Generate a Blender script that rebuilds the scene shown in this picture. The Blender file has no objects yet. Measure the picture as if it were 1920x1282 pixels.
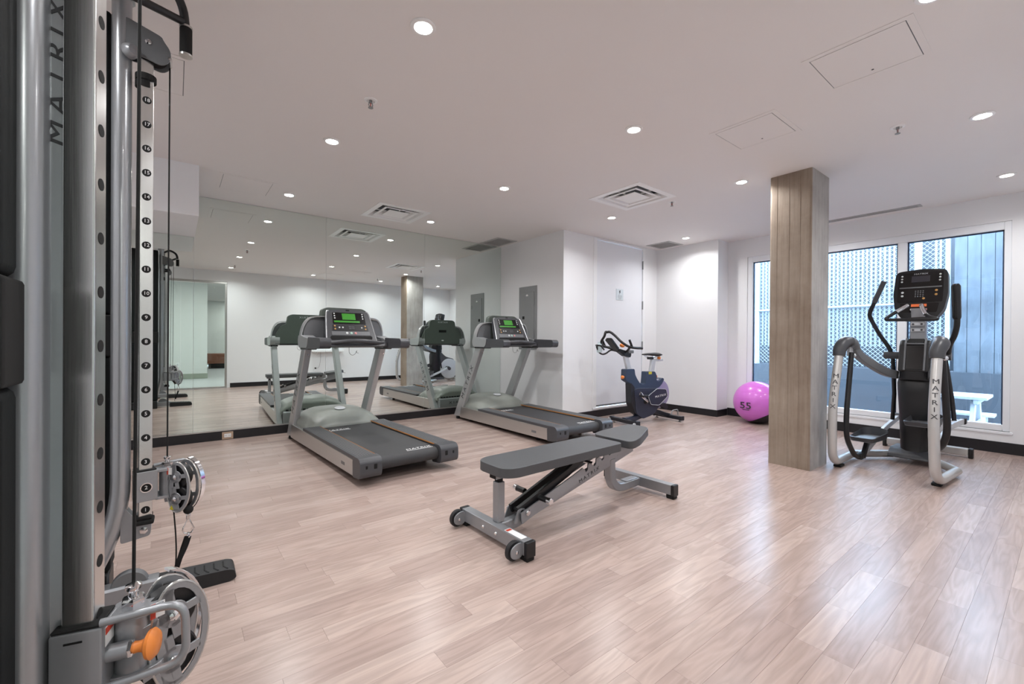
import bpy, bmesh, math, random
from math import sin, cos, pi, radians, sqrt, atan2
from mathutils import Vector, Matrix

# ------------------------------------------------------------------ camera
SC = bpy.context.scene
COL = SC.collection
CAM_H, F_PX, YAW, PITCH, ROLL = 1.12, 817.3, 0.65851, 0.003884, 0.0070934
def cam_axes():
    fw = Vector((sin(YAW)*cos(PITCH), cos(YAW)*cos(PITCH), -sin(PITCH)))
    r = Vector((cos(YAW), -sin(YAW), 0)); u = r.cross(fw)
    return cos(ROLL)*r + sin(ROLL)*u, -sin(ROLL)*r + cos(ROLL)*u, fw
cr, cu, cf = cam_axes()
cam = bpy.data.cameras.new('camera'); cam.sensor_width = 36; cam.lens = F_PX/1920*36
cam.clip_start = 0.05
camo = bpy.data.objects.new('camera', cam); COL.objects.link(camo)
camo.matrix_world = Matrix(((cr.x, cu.x, -cf.x, 0), (cr.y, cu.y, -cf.y, 0), (cr.z, cu.z, -cf.z, CAM_H), (0, 0, 0, 1)))
SC.camera = camo

# ------------------------------------------------------------------ world, exposure
LAMP_W = 5.2          # watts of each ceiling downlight
SKY_STRENGTH = 14.0
SC.view_settings.view_transform = 'Standard'; SC.view_settings.look = 'None'
SC.view_settings.exposure = 1.02; SC.view_settings.gamma = 1; SC.view_settings.use_curve_mapping = False
w = bpy.data.worlds.new('overcast_sky'); SC.world = w; w.use_nodes = True
wn = w.node_tree.nodes; bgn = wn['Background']
bgn.inputs[0].default_value = (0.55, 0.76, 1.0, 1); bgn.inputs[1].default_value = SKY_STRENGTH

# ------------------------------------------------------------------ materials
def lin(c):
    if isinstance(c, str):
        c = [int(c[i:i+2], 16)/255 for i in (0, 2, 4)]
    return [x/12.92 if x <= .04045 else ((x+.055)/1.055)**2.4 for x in c]
def mat(name, col, rough=.5, metal=0., var=.06, scale=18., bump=0., aniso=None, coat=0., emit=None, spec=.5, rvar=0., stretch=None):
    m = bpy.data.materials.new(name); m.use_nodes = True
    nt = m.node_tree; N = nt.nodes; L = nt.links; b = N['Principled BSDF']
    c = lin(col)
    b.inputs['Roughness'].default_value = rough; b.inputs['Metallic'].default_value = metal
    b.inputs['Specular IOR Level'].default_value = spec
    if coat: b.inputs['Coat Weight'].default_value = coat; b.inputs['Coat Roughness'].default_value = .08
    tc = N.new('ShaderNodeTexCoord'); nz = N.new('ShaderNodeTexNoise'); nz.inputs['Scale'].default_value = scale; nz.inputs['Detail'].default_value = 3
    src = tc.outputs['Object']
    if stretch:
        mp = N.new('ShaderNodeMapping'); mp.inputs['Scale'].default_value = stretch
        L.new(src, mp.inputs[0]); src = mp.outputs[0]
    L.new(src, nz.inputs['Vector'])
    mx = N.new('ShaderNodeMix'); mx.data_type = 'RGBA'
    mx.inputs[6].default_value = [x*(1-var) for x in c]+[1]; mx.inputs[7].default_value = [min(1, x*(1+var)) for x in c]+[1]
    L.new(nz.outputs['Fac'], mx.inputs[0]); L.new(mx.outputs[2], b.inputs['Base Color'])
    if rvar:
        mr = N.new('ShaderNodeMapRange'); mr.inputs[3].default_value = max(0, rough-rvar); mr.inputs[4].default_value = rough+rvar
        L.new(nz.outputs['Fac'], mr.inputs[0]); L.new(mr.outputs[0], b.inputs['Roughness'])
    if bump:
        bp = N.new('ShaderNodeBump'); bp.inputs['Strength'].default_value = bump; bp.inputs['Distance'].default_value = .002
        L.new(nz.outputs['Fac'], bp.inputs['Height']); L.new(bp.outputs[0], b.inputs['Normal'])
    if aniso: b.inputs['Anisotropic'].default_value = aniso
    if emit:
        b.inputs['Emission Color'].default_value = lin(emit[0])+[1]; b.inputs['Emission Strength'].default_value = emit[1]
    return m
M = {}
M['wall'] = mat('wall_paint', 'ecedef', .6, var=.015, scale=3, bump=.02)
M['ceil'] = mat('ceiling_paint', 'eae6e4', .7, var=.012, scale=2)
M['trim'] = mat('white_trim', 'eef0f2', .4, var=.01)
M['door'] = mat('door_paint', 'e6e9ef', .4, var=.01, scale=4)
M['black_rubber'] = mat('black_rubber_base', '16151a', .45, var=.15, scale=9)
M['black'] = mat('black_plastic', '17171a', .42, var=.12)
M['blackgloss'] = mat('black_gloss', '0d0d10', .18, var=.1)
M['matte_black'] = mat('matte_black', '080809', .8, var=.1)
M['rubber'] = mat('tyre_rubber', '1d1d20', .6, var=.12, bump=.1, scale=60)
M['dgrey'] = mat('dark_grey_plastic', '46474b', .38, var=.05, scale=30)
M['mgrey'] = mat('mid_grey_plastic', '6d6f72', .4, var=.04, scale=30)
M['green_grey'] = mat('hood_grey_plastic', '8b8f89', .34, var=.04, scale=30)
M['console_shell'] = mat('console_shell', '5b635d', .4, var=.05, scale=30)
M['silver'] = mat('silver_paint', 'b9bbbd', .32, .55, var=.03, scale=40, coat=.3)
M['alu'] = mat('brushed_aluminium', 'c9c8c6', .3, .9, var=.06, scale=40, stretch=(1, .02, 3))
M['greypaint'] = mat('grey_metal_paint', '97999d', .35, .45, var=.04, scale=60, coat=.25)
M['towerpaint'] = mat('tower_silver_paint', 'a3a6aa', .28, .6, var=.03, scale=60, coat=.4)
M['chrome'] = mat('polished_chrome', 'e4e4e6', .1, 1., var=.02)
M['brushed'] = mat('brushed_chrome', 'd3d4d3', .24, 1., var=.07, scale=60, stretch=(8, 8, .08), rvar=.06)
M['elltube'] = mat('pale_grey_tube_paint', 'c6c5c3', .3, .35, var=.03, coat=.3)
M['pad'] = mat('charcoal_vinyl', '4b4d50', .45, var=.05, bump=.12, scale=140)
M['belt'] = mat('running_belt', '3a3a3c', .65, var=.1, bump=.15, scale=160)
M['orange'] = mat('orange_plastic', 'e8893f', .4, var=.04)
M['amber'] = mat('amber_stripe', 'b77a3c', .45, var=.05)
M['white'] = mat('white_print', 'e9e9e9', .5, var=.02)
M['darkprint'] = mat('dark_print', '3a3a3e', .5, var=.02)
M['redprint'] = mat('red_print', 'c2402c', .5, var=.03)
M['yellow'] = mat('yellow_print', 'cbbf2a', .5, var=.03)
M['ball'] = mat('pink_vinyl', 'd673d6', .28, var=.03, coat=.3)
M['panelgrey'] = mat('panel_grey_paint', '8f9192', .45, .1, var=.03)
M['bikeblue'] = mat('navy_bike_plastic', '33435a', .38, var=.06)
M['bikedark'] = mat('slate_bike_plastic', '2e3344', .34, var=.06)
M['shroud'] = mat('stack_cover_paint', '0b0f11', .65, spec=.25, var=.12, bump=.1, scale=120)
M['bikeblack'] = mat('bike_black', '1f2229', .4, var=.1)
M['lavender'] = mat('flywheel_guard', 'a9a9c4', .3, .3, var=.04)
M['lightgrey'] = mat('light_grey_paint', 'cfd2d6', .35, .2, var=.03)
M['clear_blue'] = mat('pale_blue_bottle', 'cfe0e4', .25, var=.03)
M['signgrey'] = mat('sign_plate', 'd0dbe2', .4, var=.02)
M['beige'] = mat('beige_outlet', 'b39b86', .45, var=.03)
M['wood'] = mat('bench_wood', '7a4a34', .45, var=.3, scale=6, stretch=(1, 6, 6))
M['corr_floor'] = mat('corridor_floor', 'c6ccd0', .35, var=.04, scale=4)
M['corr_wall'] = mat('corridor_wall', 'dfe3e2', .6, var=.015, scale=3)
M['corr_base'] = mat('corridor_base', '97a094', .5, var=.1, scale=12)
M['grille'] = mat('grille_grey', 'b5b3b2', .5, var=.03)
M['ventdark'] = mat('vent_inside', '6f7276', .6, var=.3, scale=8)
M['trimring'] = mat('downlight_trim', 'f2f2f2', .35, var=.01)
M['galv'] = mat('galvanised_wire', '7a8287', .4, .4, var=.05)
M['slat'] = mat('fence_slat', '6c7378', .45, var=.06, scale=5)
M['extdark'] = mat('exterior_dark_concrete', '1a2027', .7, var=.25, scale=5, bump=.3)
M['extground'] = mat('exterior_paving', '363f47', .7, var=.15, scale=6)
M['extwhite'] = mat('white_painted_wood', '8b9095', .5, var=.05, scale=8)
M['frame'] = mat('window_frame', 'eef1f5', .35, var=.01)
M['gasket'] = mat('window_gasket', '1d3350', .4, var=.05)
M['screen'] = mat('lcd_green', '2c6a1e', .3, var=.2, scale=60, emit=('3f9a2a', .22))
M['screenoff'] = mat('lcd_off', '3b3a42', .3, var=.1, scale=200)
M['ledorange'] = mat('led_orange', 'd08a40', .4, var=.1, emit=('ff9a3a', .8))
M['ledred'] = mat('led_red_scale', 'b0542c', .4, var=.3, scale=80, emit=('c86030', .35))
M['btnwhite'] = mat('button_white', 'd8dcdc', .4, var=.02)
M['btngreen'] = mat('button_green', 'a8c8bb', .4, var=.02)
M['btnred'] = mat('button_red', 'cf8a88', .4, var=.02)
M['btnamber'] = mat('button_amber', 'cf9c58', .4, var=.02)
M['lamp'] = mat('lamp_lens', 'ffffff', .4, var=.0, emit=('fff6ec', 40.))

def concrete(name, ca, cb, vscale, board=.085, axis='z'):
    m = bpy.data.materials.new(name); m.use_nodes = True
    nt = m.node_tree; N = nt.nodes; L = nt.links; b = N['Principled BSDF']; b.inputs['Roughness'].default_value = .75
    tc = N.new('ShaderNodeTexCoord'); mp = N.new('ShaderNodeMapping'); mp.inputs['Scale'].default_value = vscale
    L.new(tc.outputs['Object'], mp.inputs[0])
    n1 = N.new('ShaderNodeTexNoise'); n1.inputs['Scale'].default_value = 5; n1.inputs['Detail'].default_value = 8; n1.inputs['Roughness'].default_value = .65
    n2 = N.new('ShaderNodeTexNoise'); n2.inputs['Scale'].default_value = 2.2; n2.inputs['Detail'].default_value = 4
    L.new(mp.outputs[0], n1.inputs['Vector']); L.new(tc.outputs['Object'], n2.inputs['Vector'])
    ad = N.new('ShaderNodeMath'); ad.operation = 'MULTIPLY_ADD'; ad.inputs[1].default_value = .7; L.new(n1.outputs['Fac'], ad.inputs[0]); n2.inputs['Detail'].default_value = 7; n2.inputs['Roughness'].default_value = .6; L.new(n2.outputs['Fac'], ad.inputs[2])
    rp = N.new('ShaderNodeValToRGB'); rp.color_ramp.elements[0].position = .52; rp.color_ramp.elements[1].position = .95
    ml = N.new('ShaderNodeMath'); ml.operation = 'MULTIPLY'; ml.inputs[1].default_value = .85
    L.new(ad.outputs[0], ml.inputs[0]); L.new(ml.outputs[0], rp.inputs[0])
    rp.color_ramp.elements[0].color = lin(ca)+[1]; rp.color_ramp.elements[1].color = lin(cb)+[1]
    L.new(rp.outputs[0], b.inputs['Base Color'])
    n3 = N.new('ShaderNodeTexNoise'); n3.inputs['Scale'].default_value = 45; n3.inputs['Detail'].default_value = 5
    L.new(tc.outputs['Object'], n3.inputs['Vector'])
    bp = N.new('ShaderNodeBump'); bp.inputs['Strength'].default_value = .25; bp.inputs['Distance'].default_value = .004
    L.new(n3.outputs['Fac'], bp.inputs['Height']); L.new(bp.outputs[0], b.inputs['Normal'])
    return m
M['conc_warm'] = concrete('board_formed_concrete', '7c6c5d', 'a5988a', (6, 6, .3))
M['conc_grey'] = concrete('smooth_concrete', '8f8b87', 'b9b6b2', (4, 4, .5))
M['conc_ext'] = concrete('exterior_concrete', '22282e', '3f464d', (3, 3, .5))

def floor_mat(name, per_object):
    m = bpy.data.materials.new(name); m.use_nodes = True
    nt = m.node_tree; N = nt.nodes; L = nt.links; b = N['Principled BSDF']
    geo = N.new('ShaderNodeNewGeometry')
    if per_object:
        oi = N.new('ShaderNodeObjectInfo'); sep = N.new('ShaderNodeSeparateColor'); L.new(oi.outputs['Color'], sep.inputs[0])
    else:
        at = N.new('ShaderNodeAttribute'); at.attribute_name = 'plank_tone'; sep = N.new('ShaderNodeSeparateColor'); L.new(at.outputs['Color'], sep.inputs[0])
    # shift the grain for every plank, stretch it along x
    cb = N.new('ShaderNodeCombineXYZ')
    m1 = N.new('ShaderNodeMath'); m1.operation = 'MULTIPLY'; m1.inputs[1].default_value = 37.; L.new(sep.outputs[1], m1.inputs[0])
    m2 = N.new('ShaderNodeMath'); m2.operation = 'MULTIPLY'; m2.inputs[1].default_value = 91.; L.new(sep.outputs[2], m2.inputs[0])
    L.new(m1.outputs[0], cb.inputs[0]); L.new(m2.outputs[0], cb.inputs[2])
    va = N.new('ShaderNodeVectorMath'); va.operation = 'ADD'; L.new(geo.outputs['Position'], va.inputs[0]); L.new(cb.outputs[0], va.inputs[1])
    mp = N.new('ShaderNodeMapping'); mp.inputs['Scale'].default_value = (1.6, 15, 1); L.new(va.outputs[0], mp.inputs[0])
    nz = N.new('ShaderNodeTexNoise'); nz.inputs['Scale'].default_value = 1.1; nz.inputs['Detail'].default_value = 2; nz.inputs['Distortion'].default_value = .5
    L.new(mp.outputs[0], nz.inputs['Vector'])
    # rings: fract of noise gives cathedral grain
    mr = N.new('ShaderNodeMath'); mr.operation = 'MULTIPLY'; mr.inputs[1].default_value = 11; L.new(nz.outputs['Fac'], mr.inputs[0])
    pp = N.new('ShaderNodeMath'); pp.operation = 'PINGPONG'; pp.inputs[1].default_value = 1.0; L.new(mr.outputs[0], pp.inputs[0])
    mp2 = N.new('ShaderNodeMapping'); mp2.inputs['Scale'].default_value = (6, 130, 1); L.new(va.outputs[0], mp2.inputs[0])
    n2 = N.new('ShaderNodeTexNoise'); n2.inputs['Scale'].default_value = 1.; n2.inputs['Detail'].default_value = 3; L.new(mp2.outputs[0], n2.inputs['Vector'])
    tone = N.new('ShaderNodeValToRGB'); e = tone.color_ramp.elements
    e[0].position = 0; e[0].color = lin('a8938b')+[1]; e[1].position = 1; e[1].color = lin('bca89f')+[1]
    x = e.new(.5); x.color = lin('b39e95')+[1]
    L.new(sep.outputs[0], tone.inputs[0])
    a1 = N.new('ShaderNodeMix'); a1.data_type = 'RGBA'; a1.blend_type = 'MULTIPLY'; a1.inputs[0].default_value = 1
    g1 = N.new('ShaderNodeMapRange'); g1.inputs[3].default_value = .86; g1.inputs[4].default_value = 1.04; L.new(pp.outputs[0], g1.inputs[0])
    g2 = N.new('ShaderNodeMapRange'); g2.inputs[3].default_value = .9; g2.inputs[4].default_value = 1.08; L.new(n2.outputs['Fac'], g2.inputs[0])
    gm = N.new('ShaderNodeMath'); gm.operation = 'MULTIPLY'; L.new(g1.outputs[0], gm.inputs[0]); L.new(g2.outputs[0], gm.inputs[1])
    cc = N.new('ShaderNodeCombineColor')
    for i in range(3): L.new(gm.outputs[0], cc.inputs[i])
    L.new(tone.outputs[0], a1.inputs[6]); L.new(cc.outputs[0], a1.inputs[7]); L.new(a1.outputs[2], b.inputs['Base Color'])
    b.inputs['Roughness'].default_value = .26; b.inputs['Specular IOR Level'].default_value = .55
    bp = N.new('ShaderNodeBump'); bp.inputs['Strength'].default_value = .12; bp.inputs['Distance'].default_value = .001
    L.new(n2.outputs['Fac'], bp.inputs['Height']); L.new(bp.outputs[0], b.inputs['Normal'])
    return m
M['plank'] = floor_mat('oak_vinyl_plank', True)
M['plank_far'] = floor_mat('oak_vinyl_plank_field', False)

def glass_mat(name, tint, refl=1.0):
    m = bpy.data.materials.new(name); m.use_nodes = True
    nt = m.node_tree; N = nt.nodes; L = nt.links; N.remove(N['Principled BSDF'])
    tr = N.new('ShaderNodeBsdfTransparent'); tr.inputs[0].default_value = list(tint)+[1]
    gl = N.new('ShaderNodeBsdfGlossy'); gl.inputs['Roughness'].default_value = 0.0
    nz = N.new('ShaderNodeTexNoise'); nz.inputs['Scale'].default_value = 2
    fr = N.new('ShaderNodeFresnel'); fr.inputs[0].default_value = 1.45
    ml = N.new('ShaderNodeMath'); ml.operation = 'MULTIPLY'; ml.inputs[1].default_value = refl; L.new(fr.outputs[0], ml.inputs[0])
    mx = N.new('ShaderNodeMixShader'); L.new(ml.outputs[0], mx.inputs[0]); L.new(tr.outputs[0], mx.inputs[1]); L.new(gl.outputs[0], mx.inputs[2])
    L.new(mx.outputs[0], N['Material Output'].inputs[0])
    return m
M['glass'] = glass_mat('window_glass', (.96, .98, 1.0))
M['door_glass'] = glass_mat('partition_glass', (.95, .975, .962))
M['clearguard'] = glass_mat('clear_guard', (.9, .92, .92))
def mirror_mat():
    m = mat('mirror_silvering', 'e6eeea', .0, 1., var=.004, scale=1.)
    return m
M['mirror'] = mirror_mat()

# ------------------------------------------------------------------ mesh builder
class B:
    def __init__(s): s.bm = bmesh.new()
    def merge(s, t, mtx=None):
        if mtx is not None: t.transform(mtx)
        me = bpy.data.meshes.new('tmp'); t.to_mesh(me); t.free(); s.bm.from_mesh(me); bpy.data.meshes.remove(me)
        return s
    def box(s, a, b, bev=0, seg=2, mtx=None):
        t = bmesh.new(); bmesh.ops.create_cube(t, size=1)
        a = Vector(a); b = Vector(b); c = (a+b)/2; d = b-a
        for v in t.verts: v.co = Vector((c.x+v.co.x*d.x, c.y+v.co.y*d.y, c.z+v.co.z*d.z))
        if bev: bmesh.ops.bevel(t, geom=t.edges[:], offset=min(bev, .49*min(abs(d.x), abs(d.y), abs(d.z))), segments=seg, affect='EDGES', profile=.5)
        return s.merge(t, mtx)
    def prism(s, poly, axis, a, b, bev=0, seg=2, mtx=None):
        t = bmesh.new()
        def mk(p, h):
            return {'x': (h, p[0], p[1]), 'y': (p[0], h, p[1]), 'z': (p[0], p[1], h)}[axis]
        va = [t.verts.new(mk(p, a)) for p in poly]; vb = [t.verts.new(mk(p, b)) for p in poly]
        n = len(poly)
        t.faces.new(va); t.faces.new(vb[::-1])
        for i in range(n): t.faces.new((va[i], va[(i+1) % n], vb[(i+1) % n], vb[i]))
        bmesh.ops.recalc_face_normals(t, faces=t.faces[:])
        if bev: bmesh.ops.bevel(t, geom=t.edges[:], offset=bev, segments=seg, affect='EDGES', profile=.5, clamp_overlap=True)
        return s.merge(t, mtx)
    def rings(s, rings, cap=True, closed=False):
        t = bmesh.new(); vs = [[t.verts.new(p) for p in r] for r in rings]; n = len(vs[0]); k = len(vs)
        for i in range(k if closed else k-1):
            a, b = vs[i], vs[(i+1) % k]
            for j in range(n): t.faces.new((a[j], a[(j+1) % n], b[(j+1) % n], b[j]))
        if cap and not closed: t.faces.new(vs[0][::-1]); t.faces.new(vs[-1])
        bmesh.ops.recalc_face_normals(t, faces=t.faces[:])
        return s.merge(t)
    def cyl(s, p0, p1, r, r2=None, n=16):
        return s.tube([p0, p1], [r, r if r2 is None else r2], n)
    def tube(s, pts, r, n=10, closed=False, flat=None):
        pts = [Vector(p) for p in pts]; k = len(pts)
        rr = r if isinstance(r, (list, tuple)) else [r]*k
        T = []
        for i in range(k):
            if closed: d = pts[(i+1) % k]-pts[i-1]
            else: d = pts[min(i+1, k-1)]-pts[max(i-1, 0)]
            T.append(d.normalized())
        up = Vector((0, 0, 1)) if abs(T[0].z) < .9 else Vector((1, 0, 0))
        nrm = (up-T[0]*up.dot(T[0])).normalized(); out = []
        for i in range(k):
            nrm = (nrm-T[i]*nrm.dot(T[i])).normalized(); bn = T[i].cross(nrm)
            f = flat or (1, 1)
            out.append([pts[i]+nrm*(rr[i]*f[0]*cos(2*pi*j/n))+bn*(rr[i]*f[1]*sin(2*pi*j/n)) for j in range(n)])
        return s.rings(out, closed=closed)
    def bar(s, pts, wid, hgt, side, bev=.0):
        # rectangular section swept along pts; side = fixed lateral vector
        pts = [Vector(p) for p in pts]; side = Vector(side).normalized(); k = len(pts); out = []
        for i in range(k):
            d0 = (pts[i]-pts[i-1]).normalized() if i else None; d1 = (pts[i+1]-pts[i]).normalized() if i < k-1 else None
            d = ((d0 or d1)+(d1 or d0)).normalized(); u = side.cross(d).normalized()
            sc = 1.0 if (d0 is None or d1 is None) else 1/max(.5, d.dot(d1))
            c = min(wid, hgt)*.12
            x, y = wid/2, hgt/2*sc
            prof = [(-x+c, -y), (x-c, -y), (x, -y+c), (x, y-c), (x-c, y), (-x+c, y), (-x, y-c), (-x, -y+c)]
            out.append([pts[i]+side*a+u*b for a, b in prof])
        return s.rings(out)
    def lathe(s, prof, o, axis=(0, 0, 1), n=20, sc=(1, 1)):
        z = Vector(axis).normalized(); x = z.orthogonal().normalized(); y = z.cross(x); o = Vector(o)
        return s.rings([[o+z*h+x*(max(r, 1e-4)*sc[0]*cos(2*pi*j/n))+y*(max(r, 1e-4)*sc[1]*sin(2*pi*j/n)) for j in range(n)] for r, h in prof])
    def ell(s, c, r, n=16, m=10):
        c = Vector(c)
        if not isinstance(r, (tuple, list)): r = (r, r, r)
        return s.rings([[c+Vector((r[0]*sin(pi*(i+.02)/(m+.04))*cos(2*pi*j/n), r[1]*sin(pi*(i+.02)/(m+.04))*sin(2*pi*j/n), -r[2]*cos(pi*(i+.02)/(m+.04)))) for j in range(n)] for i in range(m+1)])
    def torus(s, c, R_, r, axis=(0, 0, 1), n=24, k=8, a0=0, a1=2*pi):
        z = Vector(axis).normalized(); x = z.orthogonal().normalized(); y = z.cross(x); c = Vector(c)
        full = abs(a1-a0-2*pi) < 1e-6
        pts = [c+x*(R_*cos(a0+(a1-a0)*i/n))+y*(R_*sin(a0+(a1-a0)*i/n)) for i in range(n if full else n+1)]
        return s.tube(pts, r, k, closed=full)
    def quad(s, ps):
        t = bmesh.new(); t.faces.new([t.verts.new(p) for p in ps]); return s.merge(t)
    def plate(s, axis, h0, h1, u0, u1, v0, v1, holes):
        # slab with rectangular holes (cells of a grid): axis normal, u/v the two others in xyz order
        us = sorted({u0, u1, *[x for h in holes for x in h[:2]]}); vs = sorted({v0, v1, *[x for h in holes for x in h[2:]]})
        for i in range(len(us)-1):
            run = None
            for j in range(len(vs)-1):
                cu_, cv_ = (us[i]+us[i+1])/2, (vs[j]+vs[j+1])/2
                solid = not any(h[0] < cu_ < h[1] and h[2] < cv_ < h[3] for h in holes)
                if solid: run = (run[0], vs[j+1]) if run else (vs[j], vs[j+1])
                if run and (not solid or j == len(vs)-2):
                    a, b = run; run = None
                    lo = {'x': (h0, us[i], a), 'y': (us[i], h0, a), 'z': (us[i], a, h0)}[axis]
                    hi = {'x': (h1, us[i+1], b), 'y': (us[i+1], h1, b), 'z': (us[i+1], b, h1)}[axis]
                    s.box(lo, hi)
        return s
def fil(pts, r, n=5):
    pts = [Vector(p) for p in pts]; out = [pts[0]]
    for i in range(1, len(pts)-1):
        a, b, c = pts[i-1], pts[i], pts[i+1]
        d0 = min(r, (a-b).length*.48); d1 = min(r, (c-b).length*.48)
        p, q = b+(a-b).normalized()*d0, b+(c-b).normalized()*d1
        for k in range(n+1):
            t = k/n; out.append(p*(1-t)**2+b*2*t*(1-t)+q*t*t)
    return out+[pts[-1]]
def cat(pts, n=6):
    pts = [Vector(p) for p in pts]; P_ = [pts[0]*2-pts[1]]+pts+[pts[-1]*2-pts[-2]]; out = []
    for i in range(1, len(P_)-2):
        a, b, c, d = P_[i-1:i+3]
        for k in range(n):
            t = k/n; out.append(.5*((2*b)+(c-a)*t+(2*a-5*b+4*c-d)*t*t+(3*b-a-3*c+d)*t**3))
    return out+[pts[-1]]
def fil2(poly, r, n=4):
    # round the corners of a closed 2-D polygon
    k = len(poly); out = []
    for i in range(k):
        a, b, c = Vector(poly[i-1]), Vector(poly[i]), Vector(poly[(i+1) % k])
        d0 = min(r, (a-b).length*.45); d1 = min(r, (c-b).length*.45)
        p, q = b+(a-b).normalized()*d0, b+(c-b).normalized()*d1
        for j in range(n+1):
            t = j/n; v = p*(1-t)**2+b*2*t*(1-t)+q*t*t; out.append((v.x, v.y))
    return out

ROOT = {}     # top-level object -> matrix from world to its local space (for parts authored in world space)
def top_of(o):
    while o.parent: o = o.parent
    return o
def obj(name, b, m, parent=None, smooth=38, kind=None):
    if parent is not None:
        inv = ROOT.get(top_of(parent))
        if inv is not None: b.bm.transform(inv)
    bmesh.ops.recalc_face_normals(b.bm, faces=b.bm.faces[:]) if len(b.bm.faces) < 20000 else None
    me = bpy.data.meshes.new(name); b.bm.to_mesh(me); b.bm.free()
    me.materials.append(M[m] if isinstance(m, str) else m)
    if smooth:
        me.polygons.foreach_set('use_smooth', [True]*len(me.polygons)); me.set_sharp_from_angle(angle=radians(smooth))
    o = bpy.data.objects.new(name, me); COL.objects.link(o)
    if smooth:
        wmod = o.modifiers.new('weighted_normals', 'WEIGHTED_NORMAL'); wmod.keep_sharp = True; wmod.weight = 90
    if parent is not None: o.parent = parent
    if kind: o['kind'] = kind
    return o
def tag(o, label, cat_, group=None, kind=None):
    o['label'] = label; o['category'] = cat_
    if group: o['group'] = group
    if kind: o['kind'] = kind
    return o
def thing(name, label, cat_, loc=(0, 0, 0), rz=0, group=None, world=False):
    o = bpy.data.objects.new(name, None); COL.objects.link(o); o.empty_display_size = .1
    o.location = loc; o.rotation_euler = (0, 0, rz)
    if world: ROOT[o] = (Matrix.Translation(loc) @ Matrix.Rotation(rz, 4, 'Z')).inverted()
    return tag(o, label, cat_, group)
def place(mesh_b, name, m, loc, label, cat_, group=None, smooth=38):
    # a one-mesh thing: mesh authored in world space, origin moved to loc
    mesh_b.bm.transform(Matrix.Translation(-Vector(loc)))
    o = obj(name, mesh_b, m, None, smooth); o.location = loc
    return tag(o, label, cat_, group)
def struct(name, b, m, parent=None, smooth=38):
    o = obj(name, b, m, parent, smooth)
    o['kind'] = 'structure'
    return o
def text_b(s, size, mtx, ext=.0008, sx=1., spacing=1., shear=0.):
    cu_ = bpy.data.curves.new('t', 'FONT'); cu_.body = s; cu_.size = size; cu_.extrude = ext; cu_.resolution_u = 2
    cu_.align_x = 'CENTER'; cu_.align_y = 'CENTER'; cu_.space_character = spacing; cu_.shear = shear
    o = bpy.data.objects.new('t', cu_); COL.objects.link(o)
    dg = bpy.context.evaluated_depsgraph_get(); me = bpy.data.meshes.new_from_object(o.evaluated_get(dg))
    b = B(); b.bm.from_mesh(me); bpy.data.meshes.remove(me); bpy.data.objects.remove(o); bpy.data.curves.remove(cu_)
    b.bm.transform(mtx @ Matrix.Diagonal((sx, 1, 1, 1)))
    return b
def frame_m(o, x, y):
    # matrix whose x axis is text direction, y axis text up
    x = Vector(x).normalized(); y = Vector(y); y = (y-x*y.dot(x)).normalized(); z = x.cross(y); o = Vector(o)
    return Matrix(((x.x, y.x, z.x, o.x), (x.y, y.y, z.y, o.y), (x.z, y.z, z.z, o.z), (0, 0, 0, 1)))
R = random.Random(11)

# ------------------------------------------------------------------ room shell
HC, YM, XW = 2.641, 5.752, 6.696
XL, YB, YD, XP, XN, YP = -1.3, -.3, 4.305, 4.215, 6.39, 3.262
DIFF = [(1.80, 2.42, 4.74, 5.36), (3.51, 4.14, 2.57, 3.20)]
GRIL = [(3.80, 4.12, 5.27, 5.70), (5.94, 6.28, 3.80, 4.16)]
LIN = (6.455, 6.545, 1.06, 2.42)

b = B(); b.box((XL-.1, YB-.06, -.12), (XW+.12, YM+.12, -.004)); floor = struct('floor', b, 'plank')
floor['label'] = 'pinkish oak look plank floor'
# planks: 300 that show largest are parts, the rest one joined field
PW = .0945
def project(p):
    d = Vector(p)-Vector((0, 0, CAM_H)); z = d.dot(cf)
    if z < .15: return None
    return 960+F_PX*d.dot(cr)/z, 641-F_PX*d.dot(cu)/z
planks = []
row = 0; y = YB
while y < YM-.002:
    y1 = min(y+PW, YM); xe = XP+.01 if y > YD-.05 else XW
    x = XL-R.uniform(0, .6)
    while x < xe-.002:
        ln = R.choice((.36, .45, .55, .68, .82, .95)); x1 = min(x+ln, xe); x0 = max(x, XL)
        if x1 > x0+.02 and xe-x1 < .08: x1 = xe
        if x1-x0 > .02: planks.append((x0, x1, y, y1))
        x = x1
    y = y1; row += 1
def px_area(p):
    q = [project((a, c, 0)) for a, c in ((p[0], p[2]), (p[1], p[2]), (p[1], p[3]), (p[0], p[3]))]
    if any(v is None for v in q): return 0
    cx, cy = sum(v[0] for v in q)/4, sum(v[1] for v in q)/4
    if not (-60 < cx < 1980 and 700 < cy < 1340): return 0
    return abs(sum(q[i-1][0]*q[i][1]-q[i][0]*q[i-1][1] for i in range(4)))/2
planks.sort(key=px_area, reverse=True)
GAP = .0003
pb = B(); pb.box((0, 0, -.004), (1, 1, 0))
pme = bpy.data.meshes.new('plank'); pb.bm.to_mesh(pme); pb.bm.free(); pme.materials.append(M['plank'])
for p in planks[:300]:
    o = bpy.data.objects.new('plank', pme); COL.objects.link(o); o.parent = floor
    o.location = (p[0]+GAP, p[2]+GAP, 0); o.scale = (p[1]-p[0]-2*GAP, p[3]-p[2]-2*GAP, 1)
    o.color = (R.random(), R.random(), R.random(), 1)
vs, fs, tones = [], [], []
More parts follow.
